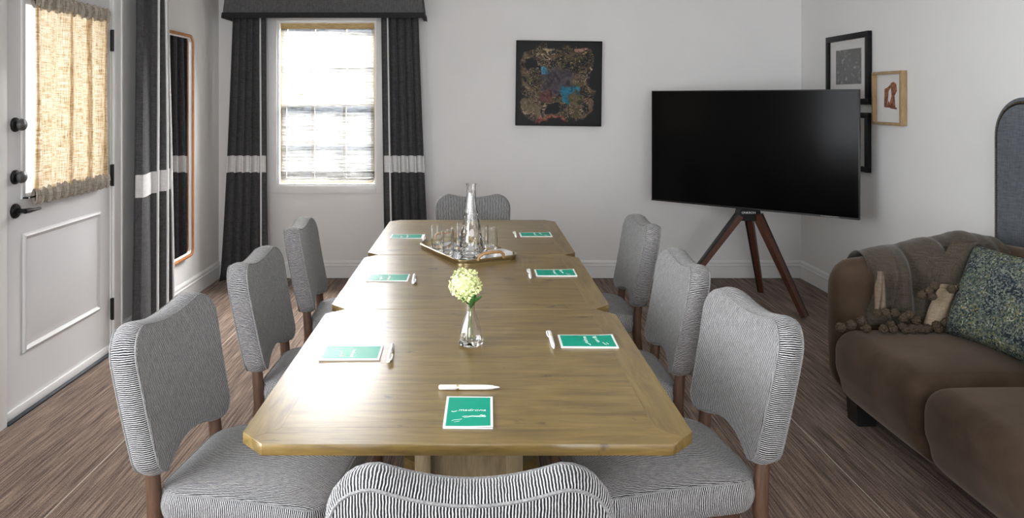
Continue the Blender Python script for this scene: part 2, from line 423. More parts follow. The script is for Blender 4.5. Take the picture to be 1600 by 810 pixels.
c = t.mix(bl(-.21, .155, .055, .05, .5), c, (0.006, 0.006, 0.007))
c = t.mix(bl(-.055, -.21, .05, .06, .5), c, (0.006, 0.006, 0.007))
c = t.mix(bl(.095, -.095, .085, .07), c, nr_(22, [(0.35, (0.010, 0.04, 0.06)), (0.5, (0.015, 0.15, 0.23)), (0.7, (0.05, 0.24, 0.34))]))
c = t.mix(bl(.135, -.115, .065, .055, .5), c, nr_(20, [(0.4, (0.04, 0.036, 0.016)), (0.6, (0.13, 0.11, 0.055))]))
c = t.mix(bl(-.124, .086, .028, .035), c, nr_(30, [(0.4, (0.02, 0.10, 0.16)), (0.6, (0.10, 0.30, 0.40))]))
c = t.mix(bl(-.09, -.10, .055, .05, .6), c, nr_(26, [(0.4, (0.05, 0.018, 0.014)), (0.6, (0.13, 0.055, 0.045))]))
c = t.mix(bl(-.08, -.305, .14, .022), c, nr_(26, [(0.4, (0.16, 0.04, 0.02)), (0.6, (0.42, 0.15, 0.09))]))
c = t.mix(bl(.19, .27, .075, .022), c, nr_(26, [(0.4, (0.20, 0.09, 0.07)), (0.6, (0.48, 0.30, 0.22))]))
edge = bl(-.015, 0, .30, .312, .25)
c = t.mix(edge, (0.008, 0.008, 0.009), c)
t.col(c); t.set(rough=0.45, spec=0.2); t.bump(t.noise(t.coord(), 30, 4, 0.6, 2).outputs[0], 0.4, 0.004); M['abstract'] = t.m

def m_print(name, stops, scale, dist, seed):
    t = NT(name); mp = t.coord('Object', (1, 1, 1)); n1 = t.noise(mp, scale, 5, 0.65, dist); n1.noise_dimensions = '4D'; n1.inputs['W'].default_value = seed
    t.col(t.ramp(n1.outputs[0], stops)); t.set(rough=0.6); return t.m
M['photo_dark'] = m_print('dark_photograph', [(0.35, (0.008, 0.008, 0.009)), (0.52, (0.032, 0.032, 0.034)), (0.60, (0.09, 0.09, 0.09)), (0.68, (0.45, 0.45, 0.45))], 34, 0.5, 3.0)
M['ink_brown'] = m_print('brown_ink', [(0.3, (0.035, 0.018, 0.012)), (0.5, (0.22, 0.07, 0.03)), (0.62, (0.36, 0.15, 0.07)), (0.7, (0.03, 0.02, 0.015))], 26, 1.0, 5.0)

# ------------------------------------------------------------------ room shell
XL, XR, YB, YF, ZC = -2.08, 2.65, 5.977, -2.6, 2.75
floor = tag(MB().box(XL - .2, XR + .2, YF - .2, YB + .2, -0.12, -0.0015).build('floor', M['seam'], smooth=None), kind='structure')
lines = [XL - 0.0, -1.49, -0.76, -0.03, 0.70, 1.436, 2.085, XR]
for a, b in zip(lines, lines[1:]):
    MB().box(a + (.003 if a > XL else 0), b - (.003 if b < XR else 0), YF, YB, -0.006, 0.0).build('carpet_strip', M['carpet'], floor, smooth=None)
tag(MB().box(XL - .2, XR + .2, YF - .2, YB + .2, ZC, ZC + .12).build('ceiling', M['ceiling'], smooth=None), kind='structure')
WX0, WX1, WZ0, WZ1 = -1.606, -0.800, 0.748, 2.084
def wall_with_holes(name, along, a0, a1, z0, z1, holes, c0, c1):
    # a wall slab cut into bands round its openings, one mesh
    mb = MB(); xs = sorted({a0, a1, *[h[0] for h in holes], *[h[1] for h in holes]})
    for p, q in zip(xs, xs[1:]):
        hs = sorted([(h[2], h[3]) for h in holes if h[0] < (p + q) / 2 < h[1]]); z = z0
        for lo, hi in hs + [(z1, z1)]:
            if lo > z:
                if along == 'X': mb.box(p, q, c0, c1, z, lo)
                else: mb.box(c0, c1, p, q, z, lo)
            z = hi
    return tag(mb.build(name, M['wall'], smooth=None), kind='structure')
wall_with_holes('wall_back', 'X', XL - .16, XR + .16, 0, ZC, [(WX0, WX1, WZ0, WZ1)], YB, YB + .16)
DY0, DY1, DZ = 3.263, 4.204, 2.10
wall_with_holes('wall_left', 'Y', YF, YB, 0, ZC, [(DY0 - .012, DY1 + .012, 0.0, DZ), (-0.25, 1.75, 0.75, 2.25)], XL - .16, XL)
tag(MB().box(XR, XR + .16, YF, YB, 0, ZC).build('wall_right', M['wall'], smooth=None), kind='structure')
wall_with_holes('wall_front', 'X', XL - .16, XR + .16, 0, ZC, [(-1.10, 1.30, 0.62, 2.25)], YF - .16, YF)

def baseboard(name, path):
    # profile swept along straight runs: (distance from wall, height)
    prof = [(0, 0), (.016, 0), (.016, .092), (.020, .096), (.020, .102), (.013, .108), (.013, .118), (.017, .122), (.013, .134), (.005, .141), (0, .141)]
    mb = MB()
    for (p, q, nrm) in path:
        p, q, nrm = Vector(p), Vector(q), Vector(nrm); vs_ = [e + nrm * d + Vector((0, 0, z)) for e in (p, q) for d, z in prof]
        n = len(prof); fs = [[k, (k + 1) % n, n + (k + 1) % n, n + k] for k in range(n)] + [list(range(n))[::-1], list(range(n, 2 * n))]
        mb.add(vs_, fs)
    return tag(mb.build(name, M['trim'], smooth=25), kind='structure')
baseboard('baseboard_back', [((XL, YB, 0), (XR, YB, 0), (0, -1, 0))])
baseboard('baseboard_left', [((XL, DY1 + .115, 0), (XL, YB - .02, 0), (1, 0, 0))])
baseboard('baseboard_right', [((XR, YF, 0), (XR, YB - .02, 0), (-1, 0, 0))])

# ------------------------------------------------------------------ back window
W = tag(empty('window_1', (-1.203, YB, WZ0)), kind='structure')
cw = .085
for (x0, x1, z0, z1) in ((WX0 - cw, WX0, WZ0 - .062, WZ1 + cw), (WX1, WX1 + cw, WZ0 - .062, WZ1 + cw), (WX0, WX1, WZ1, WZ1 + cw), (WX0, WX1, WZ0 - .062, WZ0)):
    MB().box(x0, x1, YB - .016, YB, z0, z1, .0025).build('casing_board', M['trim'], W)
jd = .015
MB().box(WX0, WX0 + jd, YB, YB + .15, WZ0, WZ1).build('jamb', M['trim'], W)
MB().box(WX1 - jd, WX1, YB, YB + .15, WZ0, WZ1).build('jamb', M['trim'], W)
MB().box(WX0 + jd, WX1 - jd, YB, YB + .15, WZ0, WZ0 + .012).build('sill', M['trim'], W)
MB().box(WX0 + jd, WX1 - jd, YB, YB + .15, WZ1 - .012, WZ1).build('head_jamb', M['trim'], W)
def sash(z0, z1, y):
    s_ = MB(); a, b = WX0 + jd, WX1 - jd; r = .04
    s_.box(a, a + r, y, y + .03, z0, z1); s_.box(b - r, b, y, y + .03, z0, z1)
    s_.box(a + r, b - r, y, y + .03, z0, z0 + r); s_.box(a + r, b - r, y, y + .03, z1 - r, z1)
    so = s_.build('sash', M['trim'], W)
    for k in (1, 2):
        xm = a + (b - a) * k / 3
        MB().box(xm - .012, xm + .012, y + .004, y + .026, z0 + r, z1 - r).build('glazing_bar', M['trim'], so)
    zm = (z0 + z1) / 2
    MB().box(a + r, b - r, y + .006, y + .024, zm - .011, zm + .011).build('glazing_bar', M['trim'], so)
    MB().box(a + r, b - r, y + .012, y + .016, z0 + r, z1 - r).build('glass_pane', M['pane'], so)
sash(WZ0 + .012, 1.43, YB + .075); sash(1.40, WZ1 - .012, YB + .110)

# woven shade hanging inside the window
S = tag(empty('window_shade', (-1.203, YB + .03, WZ1)), 'pale woven grass roman shade lowered over the back wall window', 'window shade')
bx0, bx1 = WX0 + .022, WX1 - .018
mb = MB(); mb.box(bx0 + .004, bx1 - .004, YB + .0295, YB + .0320, WZ0 + .045, WZ1 - .06); mb.build('shade_cloth', M['shade'], S, smooth=None)
MB().box(bx0, bx1, YB + .020, YB + .040, WZ1 - .062, WZ1 - .014, .004).build('head_strip', M['shade_tan'], S)
def hem(u, v):
    x = bx0 + (bx1 - bx0) * u; e = min(u, 1 - u) * (bx1 - bx0); r = .03
    low = 0 if e > r else (r - math.sqrt(max(0, r * r - (r - e) ** 2)))
    z0 = WZ0 + .026 + low
    return (x, YB + .022 - .007 * math.sin(PI * v), z0 + (WZ0 + .112 - z0) * v)
mb = MB(); mb.grid(hem, 60, 8); o = mb.build('hem_fold', M['shade'], S)
o.modifiers.new('thick', 'SOLIDIFY').thickness = .002
mb = MB(); mb.tube([Vector(hem(i / 60, 0)) + Vector((0, -.001, 0)) for i in range(61)], .0042, 6); mb.build('hem_binding', M['shade_tan'], S)
for x in (bx0 + .004, bx1 - .004):
    MB().box(x - .004, x + .004, YB + .028, YB + .033, WZ0 + .06, WZ1 - .06).build('edge_binding', M['shade_tan'], S)

# side window out of view on the left, lights the room
W2 = tag(empty('window_2', (XL, 0.75, 0.75)), kind='structure')
for (y0, y1, z0, z1) in ((-.335, -.25, .69, 2.335), (1.75, 1.835, .69, 2.335), (-.25, 1.75, 2.25, 2.335), (-.25, 1.75, .69, .75)):
    MB().box(XL, XL + .016, y0, y1, z0, z1, .0025).build('casing_board', M['trim'], W2)
for y in (-.25, 0.73, 1.71):
    MB().box(XL - .10, XL - .06, y, y + .04, .75, 2.25).build('stile', M['trim'], W2)
for z in (.75, 1.48, 2.21):
    for y in (-.21, .77): MB().box(XL - .095, XL - .065, y, y + .94, z, z + .04).build('rail', M['trim'], W2)
for y in (-.21, .77):
    MB().box(XL - .082, XL - .078, y, y + .94, .79, 2.21).build('glass_pane', M['pane'], W2)

W3 = tag(empty('added_window_3', (.10, YF, 0.62)), kind='structure')  # unseen window behind the camera, added to brighten door, walls and chairs
for (x0, x1, z0, z1) in ((-1.185, -1.10, .56, 2.335), (1.30, 1.385, .56, 2.335), (-1.10, 1.30, 2.25, 2.335), (-1.10, 1.30, .56, .62)):
    MB().box(x0, x1, YF, YF + .016, z0, z1, .0025).build('casing_board', M['trim'], W3)
for x in (-1.10, -.32, .48, 1.26):
    MB().box(x, x + .04, YF - .10, YF - .06, .62, 2.25).build('stile', M['trim'], W3)
for x in (-1.06, -.28, .52):
    MB().box(x, x + .74, YF - .082, YF - .078, .62, 2.25).build('glass_pane', M['pane'], W3)

# ------------------------------------------------------------------ door
D = tag(empty('door_1', (XL, (DY0 + DY1) / 2, 0)), kind='structure')
DT = .045; dx1 = XL - .006; dx0 = dx1 - DT
gy0, gy1, gz0, gz1 = 3.392, 4.098, 1.00, 1.905
slab = MB()
for (y0, y1, z0, z1) in ((DY0, gy0, .030, DZ - .004), (gy1, DY1, .030, DZ - .004), (gy0, gy1, .030, gz0), (gy0, gy1, gz1, DZ - .004)):
    slab.box(dx0, dx1, y0, y1, z0, z1)
slab = slab.build('door_slab', M['door'], D, smooth=None)
# moulded lower panel
py0, py1, pz0, pz1 = 3.393, 4.096, .275, .828
def rect_ring(y0, y1, z0, z1, steps):
    mb = MB(); vs_ = []
    for ins, dx in steps:
        for (y, z) in ((y0 + ins, z0 + ins), (y1 - ins, z0 + ins), (y1 - ins, z1 - ins), (y0 + ins, z1 - ins)): vs_.append((dx1 + dx, y, z))
    fs = [[4 * i + k, 4 * i + (k + 1) % 4, 4 * i + 4 + (k + 1) % 4, 4 * i + 4 + k] for i in range(len(steps) - 1) for k in range(4)]
    fs.append([4 * (len(steps) - 1) + k for k in range(4)])
    return mb.add(vs_, fs)
rect_ring(py0, py1, pz0, pz1, [(0, 0), (.006, .008), (.014, .011), (.022, .006), (.030, .0015), (.042, .0015), (.060, .006)]).build('raised_panel', M['door'], slab, smooth=15)
# glass and its moulding
mb = MB()
for (y0, y1, z0, z1) in ((gy0 - .012, gy0 + .014, gz0 - .012, gz1 + .012), (gy1 - .014, gy1 + .012, gz0 - .012, gz1 + .012), (gy0 + .014, gy1 - .014, gz0 - .012, gz0 + .014), (gy0 + .014, gy1 - .014, gz1 - .014, gz1 + .012)):
    mb.box(dx0 + .004, dx1 + .008, y0, y1, z0, z1, .003)
mb.build('glazing_bead', M['door'], slab)
MB().box(dx0 + .018, dx0 + .024, gy0 + .012, gy1 - .012, gz0 + .012, gz1 - .012).build('glass_pane', M['pane'], slab)
MB().box(dx1, dx1 + .010, DY0 + .004, DY1 - .004, .012, .050, .002).build('door_sweep', M['trim'], D)
MB().box(XL - .15, XL + .022, DY0 - .01, DY1 + .01, 0, .011, .002).build('threshold', M['slate'], D)
for (y0, y1, z1) in ((DY0 - .105, DY0 - .010, DZ + .1), (DY1 + .012, DY1 + .107, DZ + .1)):
    mb = MB(); mb.box(XL, XL + .014, y0, y1, 0, z1, .003)
    o = MB().box(XL - .10, XL + .018, y0 + .001, y1 - .001, 0, 0.001)
    mb.build('casing_board', M['trim'], D)
    ye = y1 - .018 if y0 > 4 else y0 + .018
    MB().box(XL + .014, XL + .022, min(ye, ye + (.016 if y0 > 4 else -.016)), max(ye, ye + (.016 if y0 > 4 else -.016)), 0, z1, .002).build('back_band', M['trim'], D)
MB().box(XL, XL + .014, DY0 - .010, DY1 + .012, DZ + .004, DZ + .1, .003).build('casing_board', M['trim'], D)
MB().box(XL - .15, XL, DY0 - .0115, DY0 - .001, 0.011, DZ).build('jamb', M['trim'], D)
MB().box(XL - .15, XL, DY1 + .001, DY1 + .0115, 0.011, DZ).build('jamb', M['trim'], D)
for z in (1.785, 1.015, .25):
    h = MB(); yc = DY1 + .004
    h.tube([(XL + .008, yc, z - .062), (XL + .008, yc, z + .062)], .0085, 10)
    h.box(XL - .004, XL + .004, yc - .004, yc + .030, z - .060, z + .060, .001)
    h.build('hinge', M['black_metal'], D)
def rosette(y, z, r, m, nm):
    prof = [(r, 0), (r, .006), (r * .86, .012), (r * .62, .014), (0, .014)]
    mb = MB(); mb.lathe(prof, 24); mb.v = [(dx1 + p[2], y + p[0], z + p[1]) for p in mb.v]
    return mb.build(nm, m, D)
for z in (1.096, 1.334):
    q = rosette(3.336, z, .033, M['black_metal'], 'deadbolt')
    mb = MB(); mb.lathe([(.012, .012), (.012, .018), (.024, .022), (.028, .030), (.026, .042), (.018, .048), (0, .049)], 20); mb.v = [(dx1 + p[2], 3.336 + p[0], z + p[1]) for p in mb.v]
    mb.build('knob', M['dark_knob'], q)
q = rosette(3.336, .942, .034, M['black_metal'], 'lever_handle')
mb = MB(); mb.tube([(dx1 + .012, 3.336, .942), (dx1 + .055, 3.336, .942)], .011, 12); mb.tube([(dx1 + .050, 3.330, .942), (dx1 + .054, 3.36, .942), (dx1 + .054, 3.39, .940), (dx1 + .052, 3.445, .939)], [.012, .012, .008, .006], 10)
mb.build('lever', M['black_metal'], q)
mb = MB(); mb.box(dx1 - .002, dx1 + .0005, DY0 - .001, DY0 + .012, .91, .975); mb.build('latch_plate', M['black_metal'], D)

# burlap curtain on the door
cx = dx1 + .030
DC = tag(empty('door_curtain', (cx, 3.78, .97)), 'cream burlap half curtain gathered on rods over the door glass', 'curtain')
cy0, cy1, cz0, cz1 = 3.435, 4.115, 0.985, 1.925
def dcf(u, v):
    y = cy0 + (cy1 - cy0) * u; z = cz0 + .035 + (cz1 - cz0 - .07) * v
    wv = .008 * math.sin(u * 34 + 1.2 * math.sin(v * 2.2)) + .012 * math.exp(-((u - .44 + .03 * v) / .028) ** 2) + .009 * math.exp(-((u - .73) / .03) ** 2) + .006 * math.sin(u * 13 + v * 2)
    return (cx + wv, y + .004 * math.sin(v * 5 + u * 9), z)
mb = MB(); mb.grid(dcf, 150, 24)
for u0, u1, sl in ((.395, .485, -.03), (.70, .745, .0), (.0, .03, .0), (.93, .965, .0)):      # deeper pleats where the cloth doubles
    mb.grid(lambda u, v, u0=u0, u1=u1, sl=sl: Vector(dcf(u0 + (u1 - u0) * u + sl * (v - 1) * 0.8, v)) + Vector((-.006, 0, 0)), 10, 24)
mb.build('sheer_cloth', M['burlap'], DC, smooth=180, fix=False)
for nm, zc in (('top_heading', cz1 - .010), ('bottom_heading', cz0 + .010)):
    def hd(u, v, zc=zc):
        y = cy0 - .006 + (cy1 - cy0 + .012) * u; a = 2 * PI * v
        g = .0065 * math.sin(u * 150 + 2.0 * math.sin(u * 17)) + .004 * math.sin(u * 61 + 3)
        return (cx + (.012 + g * .9) * math.cos(a), y + .004 * math.sin(u * 90 + 3 * v), zc + (.036 + g) * math.sin(a))
    mb = MB(); mb.grid(hd, 220, 12); mb.build(nm, M['ruffle'], DC, smooth=180)
    mb = MB(); mb.tube([(cx, cy0 - .05, zc), (cx, cy1 + .012, zc)], .004, 8)
    for y in (cy0 - .048, cy1 + .010): mb.tube([(dx1 + .001, y, zc), (cx, y, zc)], .004, 8)
    mb.build('curtain_rod', M['black_metal'], DC)

# ------------------------------------------------------------------ floor-length curtains
def curtain(name, label, org, fn, nfold, z0, z1, bandz, trims, mat, group=None):
    # fn(u, v) -> point of the cloth, v = 0 at floor .. 1 at top
    T = tag(empty(name, org), label, 'curtain', group)
    nu, nv = nfold * 18, 30
    mb = MB(); mb.grid(fn, nu, nv); o = mb.build('drape', mat, T, smooth=180, fix=False)
    o.modifiers.new('thick', 'SOLIDIFY').thickness = .003
    vb0, vb1 = (bandz[0] - z0) / (z1 - z0), (bandz[1] - z0) / (z1 - z0)
    def off(u, v, d=.004):
        e = 1e-3; p = Vector(fn(u, v)); a = Vector(fn(min(1, u + e), v)) - Vector(fn(max(0, u - e), v)); b = Vector(fn(u, min(1, v + e))) - Vector(fn(u, max(0, v - e)))
        n = a.cross(b).normalized()
        return p + n * d
    sgn = 1 if (off(.5, .5) - Vector(fn(.5, .5))).dot(Vector((0, 0, CH)) - Vector(fn(.5, .5))) > 0 else -1
    mb = MB(); mb.grid(lambda u, v: off(u, vb0 + (vb1 - vb0) * v, .005 * sgn), nu, 4); b = mb.build('band', M['band'], T, smooth=180, fix=False)
    for u in trims:
        mb = MB(); mb.tube([off(u, j / 60, .004 * sgn) for j in range(61)], .0075, 6); mb.build('ribbon_trim', M['ribbon'], T)
    return T
def back_curtain(xt0, xt1, xb0, xb1, ph, lead, nf=5):
    z0, z1, yc = .006, 2.13, 5.845
    def fn(u, v):
        z = z0 + (z1 - z0) * v; k = v ** .7
        x = (xb0 + (xt0 - xb0) * k) * (1 - u) + (xb1 + (xt1 - xb1) * k) * u
        amp = .036 - .012 * v
        s_ = math.sin(2 * PI * nf * u + ph + .35 * math.sin(4 * v)); s_ = math.copysign(abs(s_) ** .8, s_)
        return (x + .010 * math.cos(2 * PI * nf * u + ph), yc - amp * s_ * (0.55 if (u > .86) == (lead > 0) and (u > .86 or u < .14) else 1), z)
    return fn, z0, z1
fn, z0, z1 = back_curtain(-1.918, -1.668, -2.03, -1.645, .6, 1)
curtain('drapery_panel', 'charcoal linen curtain with white band hanging left of the shaded window', (-1.83, 5.845, 0), fn, 5, z0, z1, (.868, 1.0), (.88,), M['curtain'], 'floor-length drapery panels')
fn, z0, z1 = back_curtain(-.735, -.445, -.700, -.335, 2.2, -1)
curtain('drapery_panel', 'charcoal linen curtain with white band hanging right of the shaded window', (-.55, 5.845, 0), fn, 5, z0, z1, (.868, 1.0), (.12,), M['curtain'], 'floor-length drapery panels')
def left_curtain(u, v):
    z = .006 + 2.34 * v; k = v ** 1.3
    yb0, yb1, yt0, yt1 = 4.335, 4.850, 4.375, 4.735
    y = (yb0 + (yt0 - yb0) * k) * (1 - u) + (yb1 + (yt1 - yb1) * k) * u
    ww = min(1, max(0, (u - .42) / .12)); 
    x = -1.985 + .012 * math.sin(u * 9 + 2 * v) - .02 * (1 - v) * u + ww * (.030 * math.sin((u - .5) * 2 * PI * 4.6 + .6) - .01)
    return (x - .035 * (u < .04), y, z)
curtain('drapery_panel', 'charcoal linen curtain with white ribbon edges between the door and the mirror', (-2.0, 4.62, 0), left_curtain, 8, .006, 2.346, (.865, 1.0), (.53, .745, .955), M['curtain'], 'floor-length drapery panels')
rod = MB(); rod.tube([(-1.99, 4.25, 2.36), (-1.99, 5.0, 2.36)], .012, 10)
for y in (4.27, 4.98): rod.tube([(XL, y, 2.36), (-1.99, y, 2.36)], .007, 8)
tag(rod.build('curtain_rail', M['black_metal']), 'black curtain rail high on the left wall beside the door', 'curtain rail')

# valance over the window
V = tag(empty('valance', (-1.18, YB, 2.09)), 'flared grey linen valance with black edge above the shaded window', 'valance')
vz0, vz1 = 2.082, 2.52
def board(xa0, xa1, xb0, xb1, y0, y1, z0, z1):
    vs_ = [(xa0, y0, z0), (xa1, y0, z0), (xa1, y1, z0), (xa0, y1, z0), (xb0, y0, z1), (xb1, y0, z1), (xb1, y1, z1), (xb0, y1, z1)]
    return MB().add(vs_, [[0, 3, 2, 1], [4, 5, 6, 7], [0, 1, 5, 4], [1, 2, 6, 5], [2, 3, 7, 6], [3, 0, 4, 7]])
fl = .055
board(-1.958, -.392, -1.958 + fl, -.392 - fl, 5.700, 5.724, vz0, vz1).build('face_panel', M['valance'], V, smooth=None)
board(-1.958, -1.936, -1.958 + fl, -1.936 + fl, 5.724, YB, vz0, vz1).build('side_panel', M['valance'], V, smooth=None)
board(-.414, -.392, -.414 - fl, -.392 - fl, 5.724, YB, vz0, vz1).build('side_panel', M['valance'], V, smooth=None)
MB().box(-1.958 + fl, -.392 - fl, 5.70, YB, vz1, vz1 + .02).build('top_board', M['valance'], V)
dxb = fl * .042 / (vz1 - vz0)
board(-1.964, -.386, -1.964 + dxb, -.386 - dxb, 5.6945, 5.700, vz0 - .003, vz0 + .040).build('edge_band', M['blacktrim'], V, smooth=None)
board(-1.964, -1.958, -1.964 + dxb, -1.958 + dxb, 5.700, YB, vz0 - .003, vz0 + .040).build('edge_band', M['blacktrim'], V, smooth=None)
board(-.392, -.386, -.392 - dxb, -.386 - dxb, 5.700, YB, vz0 - .003, vz0 + .040).build('edge_band', M['blacktrim'], V, smooth=None)

# ------------------------------------------------------------------ mirror on the left wall
MI = tag(empty('wall_mirror', (XL, 5.10, .31)), 'tall rounded wall mirror in amber wood frame beside the dark curtain', 'mirror')
pts, nr = rrect(.245, .80, .065, 8, 5.105, 1.115)
path = [(XL, a, b) for a, b in pts]; nn = [(0, a, b) for a, b in nr]
MB().sweep(path, nn, [(0, .002), (0, .036), (-.004, .042), (-.012, .044), (-.020, .040), (-.022, .030), (-.022, .002)]).build('frame', M['amber'], MI)
MB().sweep(path, nn, [(-.022, .002), (-.022, .030), (-.026, .031), (-.030, .026), (-.030, .002)]).build('inner_rim', M['silver'], MI)
gp, _ = rrect(.245 - .029, .80 - .029, .04, 8, 5.105, 1.115)
MB().prism(gp, XL + .004, XL + .020, axis='X').build('mirror_glass', M['mirror'], MI, smooth=None)

# ------------------------------------------------------------------ abstract painting
PT = empty('framed_painting', (.6775, YB - .002, 1.577)); PT.rotation_euler = (0, R(0.75), 0)
tag(PT, 'square dark abstract painting with blue patch in thin black frame', 'painting')
hw = .3465
def frame_rails(par, hw, hh, wd, y0, y1, mat, bev=.0015):
    for (x0, x1, z0, z1) in ((-hw, hw, hh - wd, hh), (-hw, hw, -hh, -hh + wd), (-hw, -hw + wd, -hh + wd, hh - wd), (hw - wd, hw, -hh + wd, hh - wd)):
        MB().box(x0, x1, y0, y1, z0, z1, bev).build('frame_rail', mat, par, local=True)
frame_rails(PT, hw, .344, .008, -.042, -.001, M['black_frame'])
MB().box(-hw + .008, hw - .008, -.034, -.012, -.336, .336).build('canvas', M['abstract'], PT, local=True, smooth=None)

# ------------------------------------------------------------------ pictures on the right wall
def wall_picture(name, label, y0, y1, z0, z1, wd, thick, fm, mw, pm, inner):
    o = empty(name, (XR - .001, (y0 + y1) / 2, (z0 + z1) / 2), R(-90)); tag(o, label, 'picture', 'small pictures on the right wall')
    a, b = (y1 - y0) / 2, (z1 - z0) / 2          # local x = -world y ; local -y = into the room
    frame_rails(o, a, b, wd, -thick, -.001, fm)
    MB().box(-a + wd, a - wd, -.012, -.004, -b + wd, b - wd).build('mat_board', M['matboard'], o, local=True, smooth=None)
    iy0, iy1, iz0, iz1 = inner
    return o, a, b
def inner_box(o, iy0, iy1, iz0, iz1, mat, nm='print'):
    c = o.location
    return MB().box(-(iy1 - c.y), -(iy0 - c.y), -.0135, -.0115, iz0 - c.z, iz1 - c.z).build(nm, mat, o, local=True, smooth=None)
A, a, b = wall_picture('framed_photograph', 'black framed dark photograph in wide mat hanging highest near the corner', 4.907, 5.498, 1.414, 1.908, .040, .030, M['black_frame'], 0, 0, (0, 0, 0, 0))
pr = inner_box(A, 5.022, 5.372, 1.555, 1.802, M['photo_dark'])
MB().box(-a + .04, a - .04, -.020, -.018, -b + .04, b - .04).build('picture_glass', M['art_glass'], A, local=True, smooth=None)
C, a, b = wall_picture('framed_photograph', 'black framed photograph partly hidden behind the television edge', 4.915, 5.42, .957, 1.358, .036, .030, M['black_frame'], 0, 0, (0, 0, 0, 0))
inner_box(C, 5.03, 5.33, 1.04, 1.27, M['photo_dark'])
MB().box(-a + .036, a - .036, -.020, -.018, -b + .036, b - .036).build('picture_glass', M['art_glass'], C, local=True, smooth=None)
B, a, b = wall_picture('framed_print', 'oak framed small print with brown abstract ink figure', 4.508, 4.843, 1.285, 1.626, .018, .040, M['oak'], 0, 0, (0, 0, 0, 0))
def ink(poly, m=M['ink_brown'], o=B, z=-.0138):
    MB().prism([(-(y - o.location.y), q - o.location.z) for y, q in poly], z, -.0115, axis='Y').build('ink_stroke', m, o, local=True, smooth=None)
ink([(4.735, 1.515), (4.74, 1.40), (4.715, 1.395), (4.70, 1.44), (4.69, 1.50), (4.66, 1.53), (4.655, 1.55), (4.70, 1.525)])
ink([(4.665, 1.552), (4.635, 1.558), (4.605, 1.545), (4.60, 1.50), (4.625, 1.47), (4.615, 1.40), (4.60, 1.395), (4.60, 1.385), (4.66, 1.39), (4.69, 1.40), (4.675, 1.43), (4.655, 1.47), (4.66, 1.51)])
ink([(4.69, 1.44), (4.675, 1.415), (4.685, 1.395), (4.71, 1.398), (4.70, 1.42)])

# ------------------------------------------------------------------ headboard on the right wall
HB = tag(empty('headboard', (XR, 2.9, .3)), 'blue grey linen headboard with rounded corner and nailhead border behind sofa', 'headboard')
hy0, hy1, hz0, hz1, hr = 2.12, 3.682, .20, 1.458, .19
def arch(ins, n=14):
    y0, y1, z1, r = hy0 + ins, hy1 - ins, hz1 - ins, hr - ins
    return [(y0, hz0), *[(y0 + r - r * math.cos(R(90) * i / n), z1 - r + r * math.sin(R(90) * i / n)) for i in range(n + 1)],
            *[(y1 - r + r * math.sin(R(90) * i / n), z1 - r + r * math.cos(R(90) * i / n)) for i in range(n + 1)], (y1, hz0)]
MB().prism(arch(0), XR - .052, XR - .001, .004, 2, axis='X').build('border', M['headboard'], HB)
MB().prism(arch(.034), XR - .066, XR - .05, .008, 3, axis='X').build('padded_panel', M['headboard'], HB)
ap = arch(.024, 14); MB().tube([(XR - .0515, y, z) for y, z in arch(.024, 14)], .0075, 6).build('edge_shade_strip', M['blackfoot'], HB)  # dark strip puts the shade of the border edge into colour
nails = MB(); acc = 0; step = .0125
ln = [math.dist(p, q) for p, q in zip(ap, ap[1:])]; tot = sum(ln); s_ = 0
while s_ < tot:
    q = s_; k = 0
    while q > ln[k]: q -= ln[k]; k += 1
    f_ = q / ln[k]; y = ap[k][0] + (ap[k + 1][0] - ap[k][0]) * f_; z = ap[k][1] + (ap[k + 1][1] - ap[k][1]) * f_
    nails.sphere((XR - .0575, y, z), .0048, 6, 4); s_ += step
tag(nails.build('nailhead_trim', M['nail'], HB), kind='stuff')

# ------------------------------------------------------------------ television on tripod
tl, tr_ = Vector((1.340, 5.582, 0)), Vector((2.433, 4.656, 0)); tc = (tl + tr_) / 2
ang = math.atan2(tr_.y - tl.y, tr_.x - tl.x); tw = (tr_ - tl).length / 2
TV = tag(empty('television', (tc.x, tc.y, .683), ang), 'large black flat screen television standing on wooden tripod', 'television')
MB().box(-tw, tw, 0, .028, 0, .830, .002).build('housing', M['tv_body'], TV, local=True)
MB().box(-tw + .007, tw - .007, -.0015, .002, .012, .823).build('screen', M['screen'], TV, local=True, smooth=None)
mb = MB(); mb.box(-tw, tw, -.003, .0, 0, .010, .0008); mb.build('lower_bezel', M['tv_body'], TV, local=True)
MB().box(-.42, .42, .028, .060, .12, .62, .012).build('rear_cover', M['tv_body'], TV, local=True)
MB().box(tw - .23, tw - .12, -.0035, -.001, .0045, .0085).build('chrome_badge', M['steel'], TV, local=True)

TP = tag(empty('tv_tripod', (1.925, 5.19, 0)), 'tripod television stand with reddish walnut legs and black collar', 'stand')
hub = Vector((1.925, 5.19, .63)); fx = Vector((math.cos(ang), math.sin(ang), 0)); fy = Vector((-math.sin(ang), math.cos(ang), 0))
def obox(c, ax, hx, ay, hy, z0, z1, taper=1.0):
    vs_ = []
    for z, k in ((z0, 1.0), (z1, taper)):
        for sx_, sy_ in ((-1, -1), (1, -1), (1, 1), (-1, 1)): p = c + ax * (hx * sx_ * k) + ay * (hy * sy_); vs_.append((p.x, p.y, z))
    return MB().add(vs_, [[0, 3, 2, 1], [4, 5, 6, 7], [0, 1, 5, 4], [1, 2, 6, 5], [2, 3, 7, 6], [3, 0, 4, 7]])
EX = Vector((1, 0, 0)); EY = Vector((0, 1, 0))
hubo = obox(hub, EX, .088, EY, .045, .598, .681, .76).build('collar', M['tv_body'], TP, smooth=None)
mb = obox(Vector((tc.x, tc.y, 0)) + fy * .098, fx, .03, fy, .016, .69, 1.18); mb.build('mast', M['tv_body'], TP, smooth=None)
